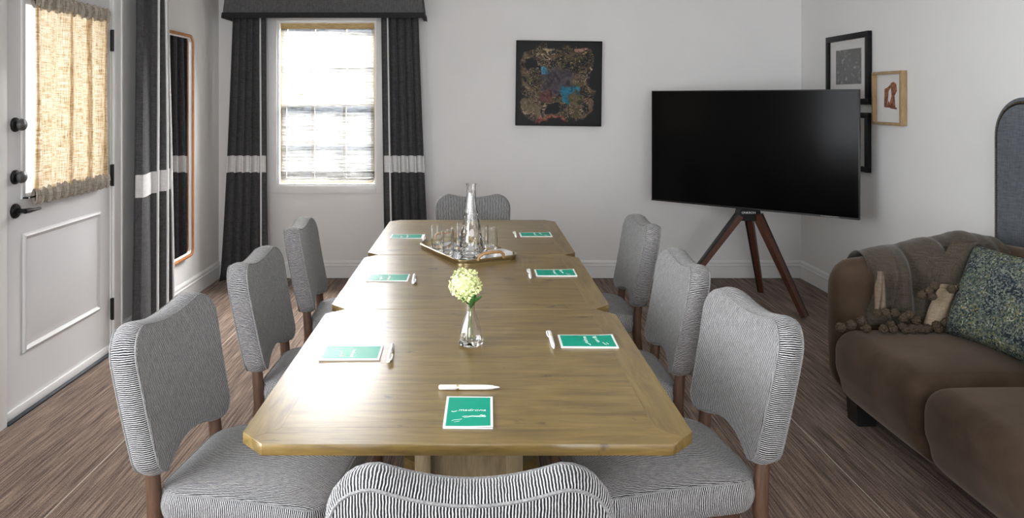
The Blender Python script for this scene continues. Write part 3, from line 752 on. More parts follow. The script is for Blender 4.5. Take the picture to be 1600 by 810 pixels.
for z in (.90, 1.10):
    obox(Vector((tc.x, tc.y, 0)) + fy * .072, fx, .20, fy, .009, z, z + .03).build('mount_bracket', M['tv_body'], TP, smooth=None)
def tleg(top, foot, w0, w1, nm, tang):
    top, foot = Vector(top), Vector(foot); d = (foot - top).normalized(); tang = (tang - d * tang.dot(d)).normalized(); nrm = d.cross(tang)
    def sec(mb, o0, o1, m, name, par):
        vs_ = []
        for p, w_ in ((top, w0), (foot, w1)):
            for a_, b_ in ((o0, -1), (o1, -1), (o1, 1), (o0, 1)): vs_.append(p + tang * (a_ * w_) + nrm * (b_ * w_))
        if True:
            zf = foot.z
        mb.add(vs_, [[0, 3, 2, 1], [4, 5, 6, 7], [0, 1, 5, 4], [1, 2, 6, 5], [2, 3, 7, 6], [3, 0, 4, 7]]); return mb.build(name, m, par, smooth=None)
    l_ = sec(MB(), -1.0, .45, M['tripod_wood'], 'leg', TP)
    sec(MB(), .45, 1.0, M['blackfoot'], 'edge_strip', l_)
tleg((1.855, 5.165, .635), (1.372, 5.15, .016), .027, .019, 'l', Vector((-.6, .0, -.5)))
tleg((1.985, 5.165, .635), (2.170, 4.835, .016), .027, .019, 'r', Vector((1, .3, 0)))
tleg((1.945, 5.235, .635), (2.136, 5.50, .016), .027, .019, 'b', Vector((-1, .6, 0)))

def text_mesh(body, size, shear=0.0, ext=.0002, space=1.0):
    cu = bpy.data.curves.new('lettering', 'FONT'); cu.body = body; cu.size = size; cu.shear = shear; cu.extrude = ext
    cu.align_x = 'CENTER'; cu.align_y = 'CENTER'; cu.space_character = space; cu.resolution_u = 3
    o = bpy.data.objects.new('lettering', cu); COL.objects.link(o)
    me = bpy.data.meshes.new_from_object(o); bpy.data.objects.remove(o); bpy.data.curves.remove(cu); me.name = 'lettering'
    me.materials.clear(); return me
me = text_mesh('ONKRON', .022, 0, .0004); me.materials.append(M['white_ink'])
o = bpy.data.objects.new('collar_lettering', me); COL.objects.link(o); o.parent = hubo
o.location = (-.012, -.0475, .655); o.rotation_euler = (R(90), 0, 0)

# ------------------------------------------------------------------ dining tables
TCX, THW = -.0150, .4725
def make_table(y0, y1, label):
    yc = (y0 + y1) / 2; T = tag(empty('dining_table', (TCX, yc, 0)), label, 'table', 'square tables pushed end to end')
    top = empty('tabletop', (0, 0, .738)); top.parent = T
    z0, z1 = .7265, .7500; h = (y1 - y0) / 2; c, b, hw = .055, .075, THW
    def piece(nm, poly, m):
        MB().prism([(TCX + x, yc + y) for x, y in poly], z0, z1, .0004).build(nm, m, top)
    for s_ in (1, -1):
        p = [(-hw, -h + c), (-hw + c / 2, -h + c / 2), (-hw + b, -h + b), (-hw + b, h - b), (-hw + c / 2, h - c / 2), (-hw, h - c)]
        piece('border_board', [(x * s_, y) for x, y in p][::s_], M['wood_y'])
        p = [(-hw + c / 2, -h + c / 2), (-hw + c, -h), (hw - c, -h), (hw - c / 2, -h + c / 2), (hw - b, -h + b), (-hw + b, -h + b)]
        piece('border_board', [(x, y * s_) for x, y in p][::s_], M['wood_x'])
    piece('field_panel', [(-hw + b, -h + b), (hw - b, -h + b), (hw - b, h - b), (-hw + b, h - b)], M['wood_x'])
    ped = empty('pedestal', (0, 0, 0)); ped.parent = T
    q = .115
    for sx_ in (-1, 1):
        for sy_ in (-1, 1):
            MB().box(TCX + sx_ * q - .02, TCX + sx_ * q + .02, yc + sy_ * q - .02, yc + sy_ * q + .02, .075, .7, .002).build('post', M['wood_z'], ped)
    for s_ in (-1, 1):
        MB().box(TCX - q + .02, TCX + q - .02, yc + s_ * (q - .006) - .009, yc + s_ * (q - .006) + .009, .075, .7).build('panel', M['wood_z'], ped)
        MB().box(TCX + s_ * (q - .006) - .009, TCX + s_ * (q - .006) + .009, yc - q + .02, yc + q - .02, .075, .7).build('panel', M['wood_z'], ped)
    MB().box(TCX - .20, TCX + .20, yc - .20, yc + .20, .70, .7265, .004).build('top_plate', M['wood_x'], ped)
    MB().prism([(TCX + x, yc + y) for x, y in ((-.26, -.05), (-.05, -.26), (.05, -.26), (.26, -.05), (.26, .05), (.05, .26), (-.05, .26), (-.26, .05))], 0, .075, .006, 2).build('base_plate', M['wood_x'], ped)
    return T
TY = [(1.492, 2.4495), (2.4545, 3.3035), (3.3085, 4.262)]
make_table(*TY[0], 'brown wooden table nearest the camera, with the flower vase')
make_table(*TY[1], 'brown wooden table in the middle of the row of three')
make_table(*TY[2], 'brown wooden table at the far end of the row, by the wall')

# ------------------------------------------------------------------ chairs
def outline_points(xs_top, n):
    pass
def cushion(mb, loop, cen, t, crown, mapf, rings=(.25, .5, .72, .88, .965), edge=.012, swap=False):
    # loop: closed 2-D outline (a, b); thickness along c from -t/2..t/2
    n = len(loop); cx_, cy_ = cen; arc = [0]
    for i in range(n): arc.append(arc[-1] + math.dist(loop[i], loop[(i + 1) % n]))
    stp = .0052; k = max(1, round(arc[-1] / stp)); sc_ = k * stp / arc[-1]; arc = [x * sc_ for x in arc]
    layers = []
    for side in (1, -1):
        ls = []
        for r in rings:
            ls.append([((cx_ + (p[0] - cx_) * r), (cy_ + (p[1] - cy_) * r), side * (t / 2 + crown * (1 - r ** 3))) for p in loop])
        ls.append([(p[0], p[1], side * (t / 2 - .001)) for p in loop])
        layers.append(ls)
    def uvp(p): return (p[0], p[1])
    for si, ls in enumerate(layers):
        c3 = (cx_, cy_, (1 if si == 0 else -1) * (t / 2 + crown))
        for i in range(n):
            j = (i + 1) % n
            tri = [c3, ls[0][i], ls[0][j]]
            mb.add([mapf(*p) for p in tri], [[0, 1, 2]], [[uvp(p) for p in tri]])
        for a_, b_ in zip(ls, ls[1:]):
            vs_ = [mapf(*p) for p in a_ + b_]
            fs = [[i, (i + 1) % n, n + (i + 1) % n, n + i] for i in range(n)]
            uv = [[uvp(a_[i]), uvp(a_[(i + 1) % n]), uvp(b_[(i + 1) % n]), uvp(b_[i])] for i in range(n)]
            mb.add(vs_, fs, uv)
    # boxing
    nb = 5; prev = None
    for q in range(nb + 1):
        c = t / 2 - .001 - (t - .002) * q / nb; bul = edge * (1 - (2 * q / nb - 1) ** 2)
        ring = []
        for i, p in enumerate(loop):
            a0, a1 = loop[i - 1], loop[(i + 1) % n]; tx, ty = a1[0] - a0[0], a1[1] - a0[1]; L_ = math.hypot(tx, ty) or 1
            ring.append((p[0] + ty / L_ * bul, p[1] - tx / L_ * bul, c))
        if prev:
            vs_ = [mapf(*p) for p in prev + ring]; fs = [[i, (i + 1) % n, n + (i + 1) % n, n + i] for i in range(n)]
            uv = [[(arc[i], prev[i][2]), (arc[i + 1], prev[i][2]), (arc[i + 1], c), (arc[i], c)] for i in range(n)]
            mb.add(vs_, fs, uv)
        prev = ring
    return mb
def weld(o):
    me = o.data; bm = bmesh.new(); bm.from_mesh(me); bmesh.ops.remove_doubles(bm, verts=bm.verts[:], dist=1e-5)
    bmesh.ops.recalc_face_normals(bm, faces=bm.faces[:]); bm.to_mesh(me); bm.free()
    me.polygons.foreach_set('use_smooth', [True] * len(me.polygons)); me.set_sharp_from_angle(angle=R(70))

def back_loop():
    # counter-clockwise outline of the backrest: (x, z)
    wt, wb, zt, zb, dip, arch_, rt, rb = .226, .212, .840, .466, .022, .034, .076, .050
    pts = []
    nb_ = 20
    def zbot(x): return zb + arch_ * (1 - min(1, abs(x) / (wb - rb)) ** 2) ** 1.25
    def ztop(x): return zt - dip * (1 - min(1, abs(x) / (wt - rt)) ** 2) ** 1.15
    for i in range(nb_ + 1):
        x = -(wb - rb) + 2 * (wb - rb) * i / nb_; pts.append((x, zbot(x)))
    z0 = zbot(wb - rb)
    for i in range(1, 7):
        a_ = R(-90 + 90 * i / 6); pts.append((wb - rb + rb * math.cos(a_), z0 + rb + rb * math.sin(a_)))
    zz0, zz1 = z0 + rb, ztop(wt - rt) - rt
    for i in range(1, 10):
        f_ = i / 10; pts.append((wb + (wt - wb) * f_, zz0 + (zz1 - zz0) * f_))
    for i in range(0, 7):
        a_ = R(90 * i / 6); pts.append((wt - rt + rt * math.cos(a_), zz1 + rt * math.sin(a_)))
    for i in range(1, nb_):
        x = (wt - rt) - 2 * (wt - rt) * i / nb_; pts.append((x, ztop(x)))
    for i in range(0, 7):
        a_ = R(90 + 90 * i / 6); pts.append((-wt + rt + rt * math.cos(a_), zz1 + rt * math.sin(a_)))
    for i in range(1, 10):
        f_ = 1 - i / 10; pts.append((-wb - (wt - wb) * f_, zz0 + (zz1 - zz0) * f_))
    for i in range(0, 6):
        a_ = R(180 + 90 * i / 6); pts.append((-wb + rb + rb * math.cos(a_), z0 + rb + rb * math.sin(a_)))
    return pts
def seat_loop():
    pts = []; wf, wr, yf, yr, rf, rr = .232, .205, .255, -.215, .06, .085
    for cx_, cy_, r, a0 in ((wr - rr, yr + rr, rr, -90), (wf - rf, yf - rf, rf, 0), (-wf + rf, yf - rf, rf, 90), (-wr + rr, yr + rr, rr, 180)):
        for i in range(9): a_ = R(a0 + 90 * i / 8); pts.append((cx_ + r * math.cos(a_), cy_ + r * math.sin(a_)))
    out = []
    for i, p in enumerate(pts):
        q = pts[(i + 1) % len(pts)]; d = math.dist(p, q); k = max(1, int(d / .03))
        for j in range(k): out.append((p[0] + (q[0] - p[0]) * j / k, p[1] + (q[1] - p[1]) * j / k))
    return out
BT = .074
def back_map(x, z, c):
    # c > 0 is the front (towards the table)
    return (x, -.238 + c + .42 * x * x - .235 * (z - .466) + .10 * (z - .466) ** 2, z + .10 * c)
def make_chair():
    T = empty('dining_chair', (0, 0, 0))
    bl = back_loop(); mb = MB(); cushion(mb, bl, (0, .65), BT, .008, back_map)
    bk = mb.build('backrest', M['stripe'], T, local=True); weld(bk)
    for c in (BT / 2 - .002, -BT / 2 + .002):
        mb = MB(); n = len(bl); mb.tube([back_map(p[0] * 1.004, .65 + (p[1] - .65) * 1.004, c) for p in bl], .0030, 5, closed=True); mb.build('piping', M['piping'], bk, local=True)
    sl = seat_loop(); sz = .385
    smap = lambda x, y, c: (x, y, sz + c - (.012 * (y / .25) ** 2 if c > 0 else 0))
    mb = MB(); cushion(mb, sl, (0, .02), .088, .022, smap); st_ = mb.build('seat', M['stripe'], T, local=True); weld(st_)
    for c in (.042,):
        mb = MB(); mb.tube([smap(p[0] * 1.004, p[1] * 1.004, c) for p in sl], .003, 5, closed=True); mb.build('piping', M['piping'], st_, local=True)
    mb = MB(); fr = [(x * .88, y * .90 + .003) for x, y in sl]; mb.prism(fr, .298, .339, .003); mb.build('seat_frame', M['walnut'], T, local=True)
    for s_ in (-1, 1):
        mb = MB(); mb.tube([(s_ * .188, .205, .325), (s_ * .195, .215, .18), (s_ * .200, .222, 0)], [.021, .018, .012], 14); mb.build('leg', M['walnut'], T, local=True)
        mb = MB(); mb.tube([(s_ * .176, -.236, .540), (s_ * .178, -.226, .45), (s_ * .180, -.218, .345), (s_ * .184, -.235, .2), (s_ * .190, -.268, 0)], [.015, .019, .021, .018, .012], 14); mb.build('leg', M['walnut'], T, local=True)
    return T
proto = make_chair()
chairs = [  # x, y, facing rz, label
    (-.606, 2.095, R(-96), 'striped dining chair on the left of the table, nearest the camera'),
    (-.560, 2.845, R(-91), 'striped dining chair on the left of the table, middle of three'),
    (-.562, 3.605, R(-87), 'striped dining chair on the left of the table, closest to the window'),
    (.535, 2.150, R(97), 'striped dining chair on the right of the table, nearest the camera'),
    (.508, 2.815, R(90), 'striped dining chair on the right of the table, middle of three'),
    (.548, 3.680, R(91), 'striped dining chair on the right of the table, closest to the television'),
    (-.008, 1.490, R(0), 'striped dining chair seen from behind at the near end of the table'),
    (-.014, 4.350, R(180), 'striped dining chair at the far end of the table, facing the camera')]
for i, (x, y, rz, lab) in enumerate(chairs):
    o = proto if i == 0 else copy_tree(proto)
    o.location = (x, y, 0); o.rotation_euler = (0, 0, rz); tag(o, lab, 'chair', 'striped chairs around the table')

# ------------------------------------------------------------------ note pads and pens
def make_pad():
    T = empty('notepad', (0, 0, 0)); a, b = .0535, .081
    def lift(x, y): return 0.0013 * max(0, (-y / b)) ** 2 * max(0, x / a) ** 1 * 1.6
    mb = MB(); mb.box(-a + .0005, a - .0005, -b + .0005, b, 0, .0028); mb.build('pages', M['paper'], T, local=True, smooth=None)
    def sheet(x0, x1, y0, y1, z, th):
        mb = MB(); mb.grid(lambda u, v: (x0 + (x1 - x0) * u, y0 + (y1 - y0) * v, z + lift(x0 + (x1 - x0) * u, y0 + (y1 - y0) * v)), 8, 8)
        v0 = len(mb.v); top = list(mb.v); n = 9
        mb.v = top + [(p[0], p[1], p[2] - th) for p in top]
        mb.f += [[k + v0 for k in q[::-1]] for q in mb.f[:64]]
        rim = [i for i in range(n)] + [i * n + n - 1 for i in range(1, n)] + [n * n - 1 - i for i in range(1, n)] + [(n - 1 - i) * n for i in range(1, n - 1)]
        mb.f += [[rim[i], rim[(i + 1) % len(rim)], rim[(i + 1) % len(rim)] + v0, rim[i] + v0] for i in range(len(rim))]
        mb.uv = [None] * len(mb.f); return mb
    cv = sheet(-a, a, -b, b, .0036, .0007).build('cover', M['paper'], T, local=True, smooth=30)
    sheet(-a + .0055, a - .0055, -b + .006, b - .006, .00385, .0003).build('green_panel', M['green'], cv, local=True, smooth=30)
    me = text_mesh('madrona', .0165, .25, .0001, 1.05); me.materials.append(M['white_ink'])
    o = bpy.data.objects.new('lettering', me); COL.objects.link(o); o.parent = cv; o.location = (.007, .005, .0042)
    def stroke(nm, path, r): 
        mb = MB(); mb.tube([(x, y, .0041 + lift(x, y)) for x, y in path], r, 4); mb.build(nm, M['white_ink'], cv, local=True)
    stroke('flourish', [(-.038, -.002), (-.035, -.0045), (-.030, -.003), (-.0265, .0015)], .0007)
    stroke('twig_drawing', [(-.014, -.030), (-.008, -.027), (.000, -.0275), (.008, -.024), (.018, -.0255), (.030, -.024), (.036, -.020)], .00045)
    stroke('twig_drawing', [(-.010, -.033), (.000, -.031), (.006, -.028), (.014, -.029), (.026, -.030), (.034, -.028)], .00045)
    stroke('twig_drawing', [(.024, -.026), (.027, -.019), (.031, -.021), (.030, -.026), (.036, -.030), (.038, -.026), (.033, -.024)], .0005)
    stroke('leaf_drawing', [(-.036, -.050), (-.030, -.046), (-.022, -.044), (-.014, -.041)], .0005)
    stroke('leaf_drawing', [(-.030, -.056), (-.024, -.054), (-.018, -.051)], .0005)
    return T
pad = make_pad()
pads = [(-.0135, 1.640, R(-1), 'green notepad lying at the near end of the table below a pen'),
        (.324, 2.118, R(89), 'green notepad on the right of the table, nearest the camera'),
        (.323, 2.952, R(90), 'green notepad on the right of the table, second from the camera'),
        (.312, 3.785, R(91), 'green notepad on the right of the table, farthest from the camera'),
        (-.338, 2.022, R(-89), 'green notepad on the left of the table, nearest the camera'),
        (-.338, 2.872, R(-90), 'green notepad on the left of the table, second from the camera'),
        (-.345, 3.735, R(-90), 'green notepad on the left of the table, farthest from the camera')]
for i, (x, y, rz, lab) in enumerate(pads):
    o = pad if i == 0 else copy_tree(pad); o.location = (x, y, .7505); o.rotation_euler = (0, 0, rz); tag(o, lab, 'notepad', 'notepads set out on the table')
def make_pen():
    T = empty('ballpoint_pen', (0, 0, 0)); z = .0062
    def rx(prof): 
        mb = MB(); mb.lathe([(r, x) for x, r in prof], 14); mb.v = [(p[2], p[0], z + p[1]) for p in mb.v]; return mb
    rx([(-.073, .0030), (-.072, .0050), (-.069, .0058), (-.026, .0060), (.040, .0058), (.058, .0046), (.060, .0030)]).build('barrel', M['white_plastic'], T, local=True)
    rx([(.060, .0034), (.070, .0018), (.0735, .0007)]).build('tip', M['white_plastic'], T, local=True)
    rx([(-.031, .0061), (-.031, .0063), (-.025, .0063), (-.025, .0061)]).build('ring', M['gold'], T, local=True)
    mb = MB(); mb.tube([(-.072, -.004, z + .003), (-.066, -.0085, z + .003), (-.050, -.0092, z + .002), (-.030, -.0082, z + .002), (-.024, -.0066, z + .002)], [.0022, .0025, .0025, .0023, .0018], 8); mb.build('clip', M['white_plastic'], T, local=True)
    me = text_mesh('MADRONA', .0048, 0, .0001); me.materials.append(M['ink'])
    o = bpy.data.objects.new('lettering', me); COL.objects.link(o); o.parent = T; o.location = (.008, -.0041, z + .0043); o.rotation_euler = (R(45), 0, 0)
    return T
pen = make_pen()
def penpose(a, b):      # cap end, tip end in the photo
    A_, B_ = G(*a, .756), G(*b, .756); return ((A_.x + B_.x) / 2, (A_.y + B_.y) / 2, math.atan2(B_.y - A_.y, B_.x - A_.x))
pens = [((685, 606), (781, 606), 'white pen lying across the table above the nearest notepad'),
        ((858, 518), (866, 547), 'white pen beside the nearest notepad on the right side'),
        ((827, 421), (829, 437), 'white pen beside the middle notepad on the right side'),
        ((804, 362), (807, 373), 'white pen beside the farthest notepad on the right side'),
        ((606, 566), (614, 536), 'white pen beside the nearest notepad on the left side'),
        ((645, 444), (648, 427), 'white pen beside the middle notepad on the left side'),
        ((661, 376), (664, 366), 'white pen beside the farthest notepad on the left side')]
for i, (a, b, lab) in enumerate(pens):
    x, y, rz = penpose(a, b)
    o = pen if i == 0 else copy_tree(pen); o.location = (x, y, .7505); o.rotation_euler = (0, 0, rz); tag(o, lab, 'pen', 'pens set out on the table')

# ------------------------------------------------------------------ serving tray, carafe, glasses, napkins
trz = R(-63); TRC = Vector((-.037, 3.355, .7502))
TR = tag(empty('serving_tray', TRC, trz), 'rounded mirrored serving tray with brass rim and rattan handles', 'tray')
hx, hy = .232, .150
pts, nr = rrect(hx, hy, .062, 8)
MB().prism(pts, 0, .006).build('tray_base', M['brass'], TR, local=True)
ins, _ = rrect(hx - .007, hy - .007, .056, 8); MB().prism(ins, .0055, .0075).build('mirror_inlay', M['traymirror'], TR, local=True, smooth=None)
MB().sweep([(a, b, 0) for a, b in pts], [(a, b, 0) for a, b in nr], [(-.006, .005), (0, .005), (.003, .014), (.003, .020), (.0, .022), (-.004, .021), (-.005, .014)], depth=(0, 0, 1)).build('rim', M['brass'], TR, local=True)
for s_ in (1, -1):
    mb = MB(); mb.tube([(s_ * (hx + .001), -.062, .016), (s_ * (hx + .006), -.058, .032), (s_ * (hx + .011), -.042, .044), (s_ * (hx + .013), 0, .047), (s_ * (hx + .011), .042, .044), (s_ * (hx + .006), .058, .032), (s_ * (hx + .001), .062, .016)], .0068, 10)
    mb.build('handle', M['rattan'], TR, local=True)
TZ = .7502 + .0078
def carafe(x, y):
    T = tag(empty('carafe', (x, y, TZ)), 'tall cut crystal carafe with narrow neck standing on the tray', 'carafe')
    outer = [(.046, 0), (.050, .004), (.0515, .020), (.0505, .045), (.0485, .070), (.0455, .095), (.042, .120), (.038, .145), (.034, .170), (.0295, .195), (.0255, .220), (.0225, .245), (.0205, .265), (.0195, .285), (.0195, .305), (.0215, .318), (.0235, .324)]
    inner = [(r - .0045, z) for r, z in outer[::-1] if z > .012] + [(.030, .016), (0.0001, .015)]
    prof = [(0.0001, 0)]
    dense = []
    for (r0, z0), (r1, z1) in zip(outer, outer[1:]):
        dense.append((r0, z0))
        if .004 <= z0 < .19: dense.append(((r0 + r1) / 2, (z0 + z1) / 2))
    dense.append(outer[-1]); prof += dense + inner; nd = len(dense)
    def rf(i, k, an):
        if 2 < i <= nd and prof[i][1] < .195: return 1.0 + (.06 if (k + i) % 2 else -.06) * (1 if (k // 4 + i // 4) % 2 else .5)
        if 2 < i <= nd and prof[i][1] >= .195 and prof[i][1] < .30: return 1 + .03 * math.cos(an * 8)
        return 1
    mb = MB(); mb.lathe(prof, 24, rf=rf); mb.build('vessel', M['crystal'], T, local=True, smooth=12)
carafe(-.016, 3.215)
def make_tumbler():
    T = empty('tumbler', (0, 0, 0)); h, r = .102, .0275
    prof = [(.0001, 0), (r * .90, 0), (r * .96, .003), (r, .03), (r * 1.03, h), (r * 1.03 - .0018, h), (r - .002, .03), (r * .9 - .002, .012), (.0001, .010)]
    mb = MB(); mb.lathe(prof, 28, rf=lambda i, k, an: 1.0 + (.018 * (1 if k % 2 else -1) if 2 <= i <= 3 else 0)); mb.build('glass_body', M['tumbler'], T, local=True, smooth=40)
    return T
tum = make_tumbler()
for i, (x, y, lab) in enumerate([(-.176, 3.440, 'clear glass tumbler at the far left corner of the tray'), (-.124, 3.320, 'clear glass tumbler second from left, at the left tray edge'),
        (-.080, 3.405, 'clear glass tumbler just left of the crystal carafe'), (.034, 3.445, 'clear glass tumbler just right of the carafe, behind it'),
        (.077, 3.390, 'clear glass tumbler farthest right on the tray'), (-.058, 3.515, 'clear glass tumbler at the back of the tray, half hidden by the carafe')]):
    o = tum if i == 0 else copy_tree(tum); o.location = (x, y, TZ); tag(o, lab, 'glass', 'tumblers on the tray')
NP = tag(empty('napkin_stack', (.108, 3.272, TZ), R(30)), 'stack of folded white napkins on the tray beside the carafe', 'napkins')
for k in range(4):
    MB().box(-.045 + .002 * k, .045 - .001 * k, -.045, .045 - .002 * k, .0045 * k, .0045 * k + .004, .0012).build('napkin', M['napkin'], NP, local=True)

# ------------------------------------------------------------------ flower vase
VX, VY = -.013, 2.100
VA = tag(empty('bud_vase', (VX, VY, .7502)), 'small fluted clear glass bud vase holding one pale bloom', 'vase')
outer = [(.030, 0), (.0335, .004), (.0335, .018), (.0310, .036), (.0265, .054), (.0210, .070), (.0160, .084), (.0128, .097), (.0122, .108), (.0140, .119), (.0172, .127)]
inner = [(r - .0028, z) for r, z in outer[::-1] if z > .015] + [(.022, .012), (.0001, .011)]
prof = [(.0001, 0)] + outer + inner
mb = MB(); mb.lathe(prof, 48, rf=lambda i, k, an: 1 + (.07 * math.cos(an * 7) * max(0, 1 - prof[i][1] / .11) if 0 < i <= len(outer) else .05 * math.cos(an * 7) * max(0, 1 - prof[i][1] / .11)))
mb.build('vessel', M['tumbler'], VA, local=True, smooth=50)
FL = tag(empty('cut_flower', (VX, VY, .7502 + .014)), 'pale green hydrangea bloom with leaves standing in the bud vase', 'flower')
mb = MB(); mb.tube([(VX + .006, VY, .766), (VX + .001, VY + .002, .82), (VX + .001, VY, .868), (VX - .010, VY, .905)], .0022, 8); mb.build('stem', M['stem'], FL)
mb = MB(); mb.tube([(VX - .008, VY, .766), (VX + .003, VY, .84), (VX + .006, VY, .875), (VX + .010, VY, .892)], .0018, 8); mb.build('stem', M['stem'], FL)
fc = P(727, 447, VY); mb = MB(); rnd = random.Random(3)
for k in range(95):
    zz = 1 - 2 * (k + .5) / 95; ph = k * 2.39996; rr = math.sqrt(1 - zz * zz)
    n_ = Vector((rr * math.cos(ph), rr * math.sin(ph), zz)); rad = .040 * (1 + rnd.uniform(-.16, .12)) * (0.86 if n_.z < -.3 else 1)
    p0 = fc + Vector((n_.x * rad * 1.06, n_.y * rad, n_.z * rad * .98)); u_ = n_.cross(Vector((.3, .2, 1))).normalized(); v_ = n_.cross(u_); rot = rnd.uniform(0, 6)
    for q in range(4):
        an = rot + q * PI / 2; d = u_ * math.cos(an) + v_ * math.sin(an); s2 = n_.cross(d); L_ = rnd.uniform(.0085, .0125); w_ = L_ * .36
        out = n_ * rnd.uniform(.001, .006)
        mb.add([p0, p0 + d * L_ * .55 + s2 * w_ + out, p0 + d * L_ + out * 1.6, p0 + d * L_ * .55 - s2 * w_ + out, p0 + d * L_ * .5 + out * 1.6], [[0, 4, 1], [1, 4, 2], [2, 4, 3], [3, 4, 0]])
mb.sphere(fc, .029, 12, 8)
tag(mb.build('blossom', M['petal'], FL, smooth=60, fix=False), kind='stuff')
def leaf(base, tip, wd, bend, m=M['leaf']):
    base, tip = Vector(base), Vector(tip); d = tip - base; s_ = d.cross(Vector((0, 1, .4))).normalized()
    up = s_.cross(d).normalized(); mb = MB()
    mb.grid(lambda u, v: base + d * v + s_ * ((u - .5) * 2 * wd * math.sin(PI * min(1, v * .97 + .03)) ** .8) + up * (bend * math.sin(PI * v) + .25 * wd * abs(u - .5) * 2), 4, 8)
    o = mb.build('leaf', m, FL, smooth=180, fix=False); o.modifiers.new('thick', 'SOLIDIFY').thickness = .0006
leaf(P(732, 474, VY), P(728, 455, VY - .03), .011, .004); leaf(P(733, 473, VY), P(753, 463, VY - .01), .006, -.004)
leaf(P(734, 474, VY), P(743, 456, VY - .025), .010, .003); leaf(P(732, 476, VY), P(719, 462, VY - .015), .007, .003); leaf(P(735, 482, VY - .004), P(739, 464, VY - .03), .009, .003)

# ------------------------------------------------------------------ sofa
SF = tag(empty('sofa', (2.05, 2.66, 0)), 'brown velvet loveseat with rounded tub back along the right wall', 'sofa')
SY0, SY1 = 1.93, 3.392; cxb, cra = 2.415, .23
path = []
for i in range(13): path.append((1.745 + (cxb - cra - 1.745) * i / 12, SY1))
for i in range(1, 10): a_ = R(90 - 90 * i / 9); path.append((cxb - cra + cra * math.cos(a_), SY1 - cra + cra * math.sin(a_)))
for i in range(1, 15): path.append((cxb, SY1 - cra - (SY1 - SY0 - 2 * cra) * i / 14))
for i in range(1, 10): a_ = R(-90 * i / 9); path.append((cxb - cra + cra * math.cos(a_), SY0 + cra + cra * math.sin(a_)))
for i in range(1, 13): path.append((cxb - cra - (cxb - cra - 1.745) * i / 12, SY0))
def arm_top(x): 
    k = min(1, max(0, (x - 1.66) / .62)); k = k * k * (3 - 2 * k); return .712 + .086 * k
def sec_pts(top, k):
    t_ = .108; pts = []
    for z, wd in ((.103, .062), (.20, .085), (.30, .104), (.42, t_), (top - .13, t_ * .98)): pts.append((-wd, z))
    for i in range(9):
        a_ = R(180 - 180 * i / 8); pts.append((t_ * .96 * math.cos(a_), top - .10 + .10 * math.sin(a_)))
    for z, wd in ((top - .13, t_ * .98), (.42, t_), (.30, .104), (.20, .085), (.103, .062)): pts.append((wd, z))
    return pts
vs_, fs = [], []; rings = []
fullpath = []
caps = [(.104, .25), (.092, .52), (.068, .76), (.036, .93)]
for d_, k in caps: fullpath.append((1.745 - d_, SY1, k))
fullpath += [(x, y, 1.0) for x, y in path]
for d_, k in caps[::-1]: fullpath.append((1.745 - d_, SY0, k))
mp_ = len(fullpath)
for i, (x, y, k) in enumerate(fullpath):
    a_ = fullpath[max(0, i - 1)]; b_ = fullpath[min(mp_ - 1, i + 1)]; tx, ty = b_[0] - a_[0], b_[1] - a_[1]; L_ = math.hypot(tx, ty); nx, ny = ty / L_, -tx / L_
    top = arm_top(x); zc_ = .42
    rings.append([(x + nx * a2 * k, y + ny * a2 * k, zc_ + (z2 - zc_) * (k ** .35)) for a2, z2 in sec_pts(top, k)])
ns = len(rings[0]); mb = MB()
for r_ in rings: vs_ += r_
for i in range(mp_ - 1):
    for k in range(ns): fs.append([i * ns + k, i * ns + (k + 1) % ns, (i + 1) * ns + (k + 1) % ns, (i + 1) * ns + k])
fs.append(list(range(ns))); fs.append([(mp_ - 1) * ns + k for k in range(ns)])
mb.add(vs_, fs); o = mb.build('tub_back', M['velvet'], SF, smooth=60)
def seat_cushion(y0, y1):
    bm = bmesh.new(); bmesh.ops.create_cube(bm, size=1)
    x0, x1, z0, z1 = 1.590, 2.33, .098, .425
    for v in bm.verts: v.co = ((x0 + x1) / 2 + v.co.x * (x1 - x0), (y0 + y1) / 2 + v.co.y * (y1 - y0), (z0 + z1) / 2 + v.co.z * (z1 - z0))
    bmesh.ops.bevel(bm, geom=bm.edges[:], offset=.085, segments=7, profile=.5, affect='EDGES')
    bmesh.ops.subdivide_edges(bm, edges=[e for e in bm.edges if e.calc_length() > .12], cuts=7, use_grid_fill=True)
    ym, h_ = (y0 + y1) / 2, (y1 - y0) / 2
    for v in bm.verts:
        e = max(0, 1 - ((v.co.y - ym) / h_) ** 4); fx_ = max(0, 1 - ((v.co.x - 1.93) / .36) ** 4)
        if v.co.z > .28: v.co.z += .020 * e * fx_
        if v.co.x < 1.75:
            v.co.x += .055 * max(0, (.27 - v.co.z) / .15) - .010 * e
        if v.co.z < .22:
            v.co.y = ym + (v.co.y - ym) * (1 + .14 * (.22 - v.co.z) / .1)
    MB().bm(bm).build('seat_cushion', M['velvet'], SF, smooth=60)
seat_cushion(2.655, 3.300); seat_cushion(2.012, 2.657)
MB().box(1.70, 2.42, 1.95, 3.37, .105, .20, .01).build('base_frame', M['blackfoot'], SF)
for x in (1.735, 2.40):
    for y in (1.99, 3.30):
        obox(Vector((x, y, 0)), EX, .040, EY, .045, 0, .11, 1.2).build('leg', M['blackfoot'], SF, smooth=None)

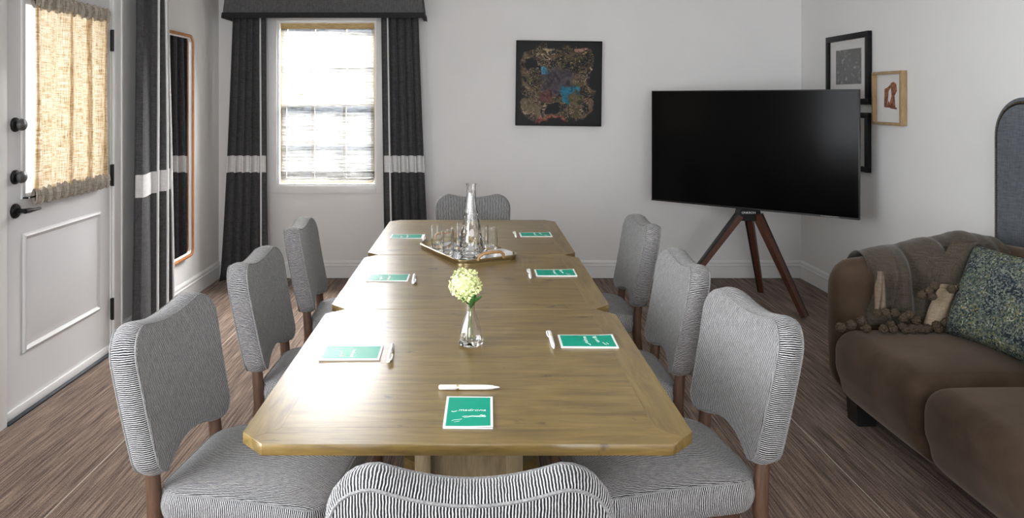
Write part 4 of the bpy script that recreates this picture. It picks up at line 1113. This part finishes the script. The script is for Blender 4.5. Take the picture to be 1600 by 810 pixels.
# throw pillow
PL = tag(empty('throw_pillow', (2.2, 2.97, .44)), 'blue green tweed throw pillow leaning in the sofa corner', 'pillow')
bl_, tl_ = Vector((2.010, 3.140, .452)), Vector((2.205, 3.235, .812)); al = Vector((.075, -.470, -.004)); upv = tl_ - bl_
nrm = al.cross(upv).normalized(); nrm = nrm if nrm.x < 0 else -nrm
def pil(side):
    def fn(u, v):
        a_, b_ = 2 * u - 1, 2 * v - 1; k = max(0, (1 - a_ ** 4) * (1 - b_ ** 4)) ** .42
        pin = 1 - .055 * (1 - abs(a_) ** 2) * abs(b_) ** 3; pi2 = 1 - .055 * (1 - abs(b_) ** 2) * abs(a_) ** 3
        return bl_ + al * (.5 + a_ * .5 * pi2) + upv * (.5 + b_ * .5 * pin) + nrm * (side * .075 * k + .004 * math.sin(7 * u + 5 * v) * k + .0)
    return fn
mb = MB(); mb.grid(pil(1), 28, 28); mb.grid(pil(-1), 28, 28); o = mb.build('pillow_cover', M['tweed'], PL, smooth=80); weld(o)

# throw blanket over the far arm
BK = tag(empty('throw_blanket', (2.02, 3.2, .44)), 'olive brown knit throw with pom-pom fringe draped over the sofa arm', 'blanket')
def arm_prof(x, s, off):
    # s: 0 at the outer hem .. over the top .. inner side ..1 at the seat
    top = arm_top(x) + off; t_ = .108 + off; r_ = .10
    # lengths
    lo, hi = (top - .10) - .42, PI * .104
    li = (top - .10) - .455; tot = lo + hi + li; d = s * tot
    corner = max(0, x - 2.19)                      # follow the tub's curve towards the wall
    ys = SY1 - (cra - math.sqrt(max(0, cra ** 2 - min(corner, cra * .96) ** 2)))
    if d < lo: return Vector((x, ys + t_, .42 + d)), Vector((0, 1, 0))
    d -= lo
    if d < hi:
        a_ = d / hi * PI; return Vector((x, ys + t_ * math.cos(a_), top - .10 + .10 * math.sin(a_))), Vector((0, math.cos(a_), math.sin(a_)))
    d -= hi
    return Vector((x, ys - t_ - .02 * (d / li) ** 2, top - .10 - d)), Vector((0, -1, .15))
def bfn(u, v):
    x = 1.775 + .575 * u; 
    low = .055 * math.exp(-((u - .10) / .10) ** 2) + .012 * math.sin(u * 21)
    p, n_ = arm_prof(x, min(1, v), .010)
    fold = .030 * (1 - abs(math.sin(u * 11 + 2.2 * v)) ** .7) + .016 * math.sin(u * 19 - 3.0 * v) + .007 * math.sin(u * 47 + 5 * v) - .006
    s_ = max(0, v - .50) / .50
    p = p + n_ * (.016 + fold * (.12 + 1.9 * min(1, s_ * 2.2)) + .045 * math.exp(-((u - .80 + .16 * (v - .5)) / .13) ** 2) * (.18 + s_))
    p.x += .018 * math.sin(v * 6 + u * 8) * s_ + (-.03 * s_ ** 2 if u < .35 else 0) * (1 - u / .35 if u < .35 else 0)
    if v > .985: p.y -= .01
    return p
mb = MB(); mb.grid(bfn, 90, 56); o = mb.build('knit_cloth', M['knit'], BK, smooth=180, fix=False); o.modifiers.new('thick', 'SOLIDIFY').thickness = .005
def strip(nm, m, pxs, y_top, y_bot, Yd, bulge, wv=0):
    # a hanging flap given by its left/right edges, rounded front to back
    def fn(u, v):
        xl = pxs[0][0] + (pxs[1][0] - pxs[0][0]) * v; xr = pxs[0][1] + (pxs[1][1] - pxs[0][1]) * v
        q = P(xl + (xr - xl) * u, y_top + (y_bot - y_top) * v, Yd)
        return q + Vector((0, -bulge * math.sin(PI * u) ** .7 * (.5 + .5 * v) + .008 * math.sin(u * 11 + 4 * v) * wv, 0))
    mb = MB(); mb.grid(fn, 24, 16); o = mb.build(nm, m, BK, smooth=180, fix=False); o.modifiers.new('thick', 'SOLIDIFY').thickness = .005
strip('turned_back_corner', M['tan'], ((1470, 1507), (1440, 1512)), 444, 512, 3.185, .035, 1)
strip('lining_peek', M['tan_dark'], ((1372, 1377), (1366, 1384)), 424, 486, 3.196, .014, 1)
strip('gathered_fold', M['knit'], ((1486, 1538), (1458, 1512)), 378, 448, 3.24, .055, 1)
pm = MB(); rnd = random.Random(5)
for k in range(9):
    an = 2 * PI * k / 9
    for el in (-.55, .15, .75):
        c_ = Vector((math.cos(an + el) * math.cos(el), math.sin(an + el) * math.cos(el), math.sin(el))) * .60
        pm.sphere(c_, .42 + rnd.uniform(-.06, .06), 6, 4, (1, 1, .9))
pm.sphere((0, 0, .75), .45, 6, 4); pm.sphere((0, 0, -.55), .5, 6, 4)
pomm = None
poms = [(1313, 519), (1330, 508), (1347, 502), (1353, 516), (1371, 490), (1384, 489), (1398, 489), (1380, 514), (1392, 507), (1395, 521), (1409, 510), (1411, 496), (1421, 492), (1431, 500), (1424, 514), (1414, 524), (1438, 517), (1441, 461), (1452, 455), (1461, 447), (1456, 463), (1487, 452), (1506, 449), (1512, 461), (1435, 512), (1449, 514), (1463, 508), (1477, 504), (1489, 500), (1501, 503), (1466, 519), (1482, 516), (1447, 527), (1428, 522), (1497, 512)]
for i, (px, py) in enumerate(poms):
    Yd = 3.150 if py > 485 else 3.135
    if px < 1360: Yd = 3.17
    q = P(px, py, Yd)
    q.z = max(q.z, .466)
    if pomm is None:
        o = pm.build('pom_pom', M['pom'], BK, local=True, smooth=180); pomm = o.data
    else:
        o = bpy.data.objects.new('pom_pom', pomm); COL.objects.link(o); o.parent = BK
    r_ = .0205 * rnd.uniform(.9, 1.12); o.location = q - BK.location; o.scale = (r_, r_, r_ * .95); o.rotation_euler = (rnd.uniform(0, 6), rnd.uniform(0, 6), rnd.uniform(0, 6))
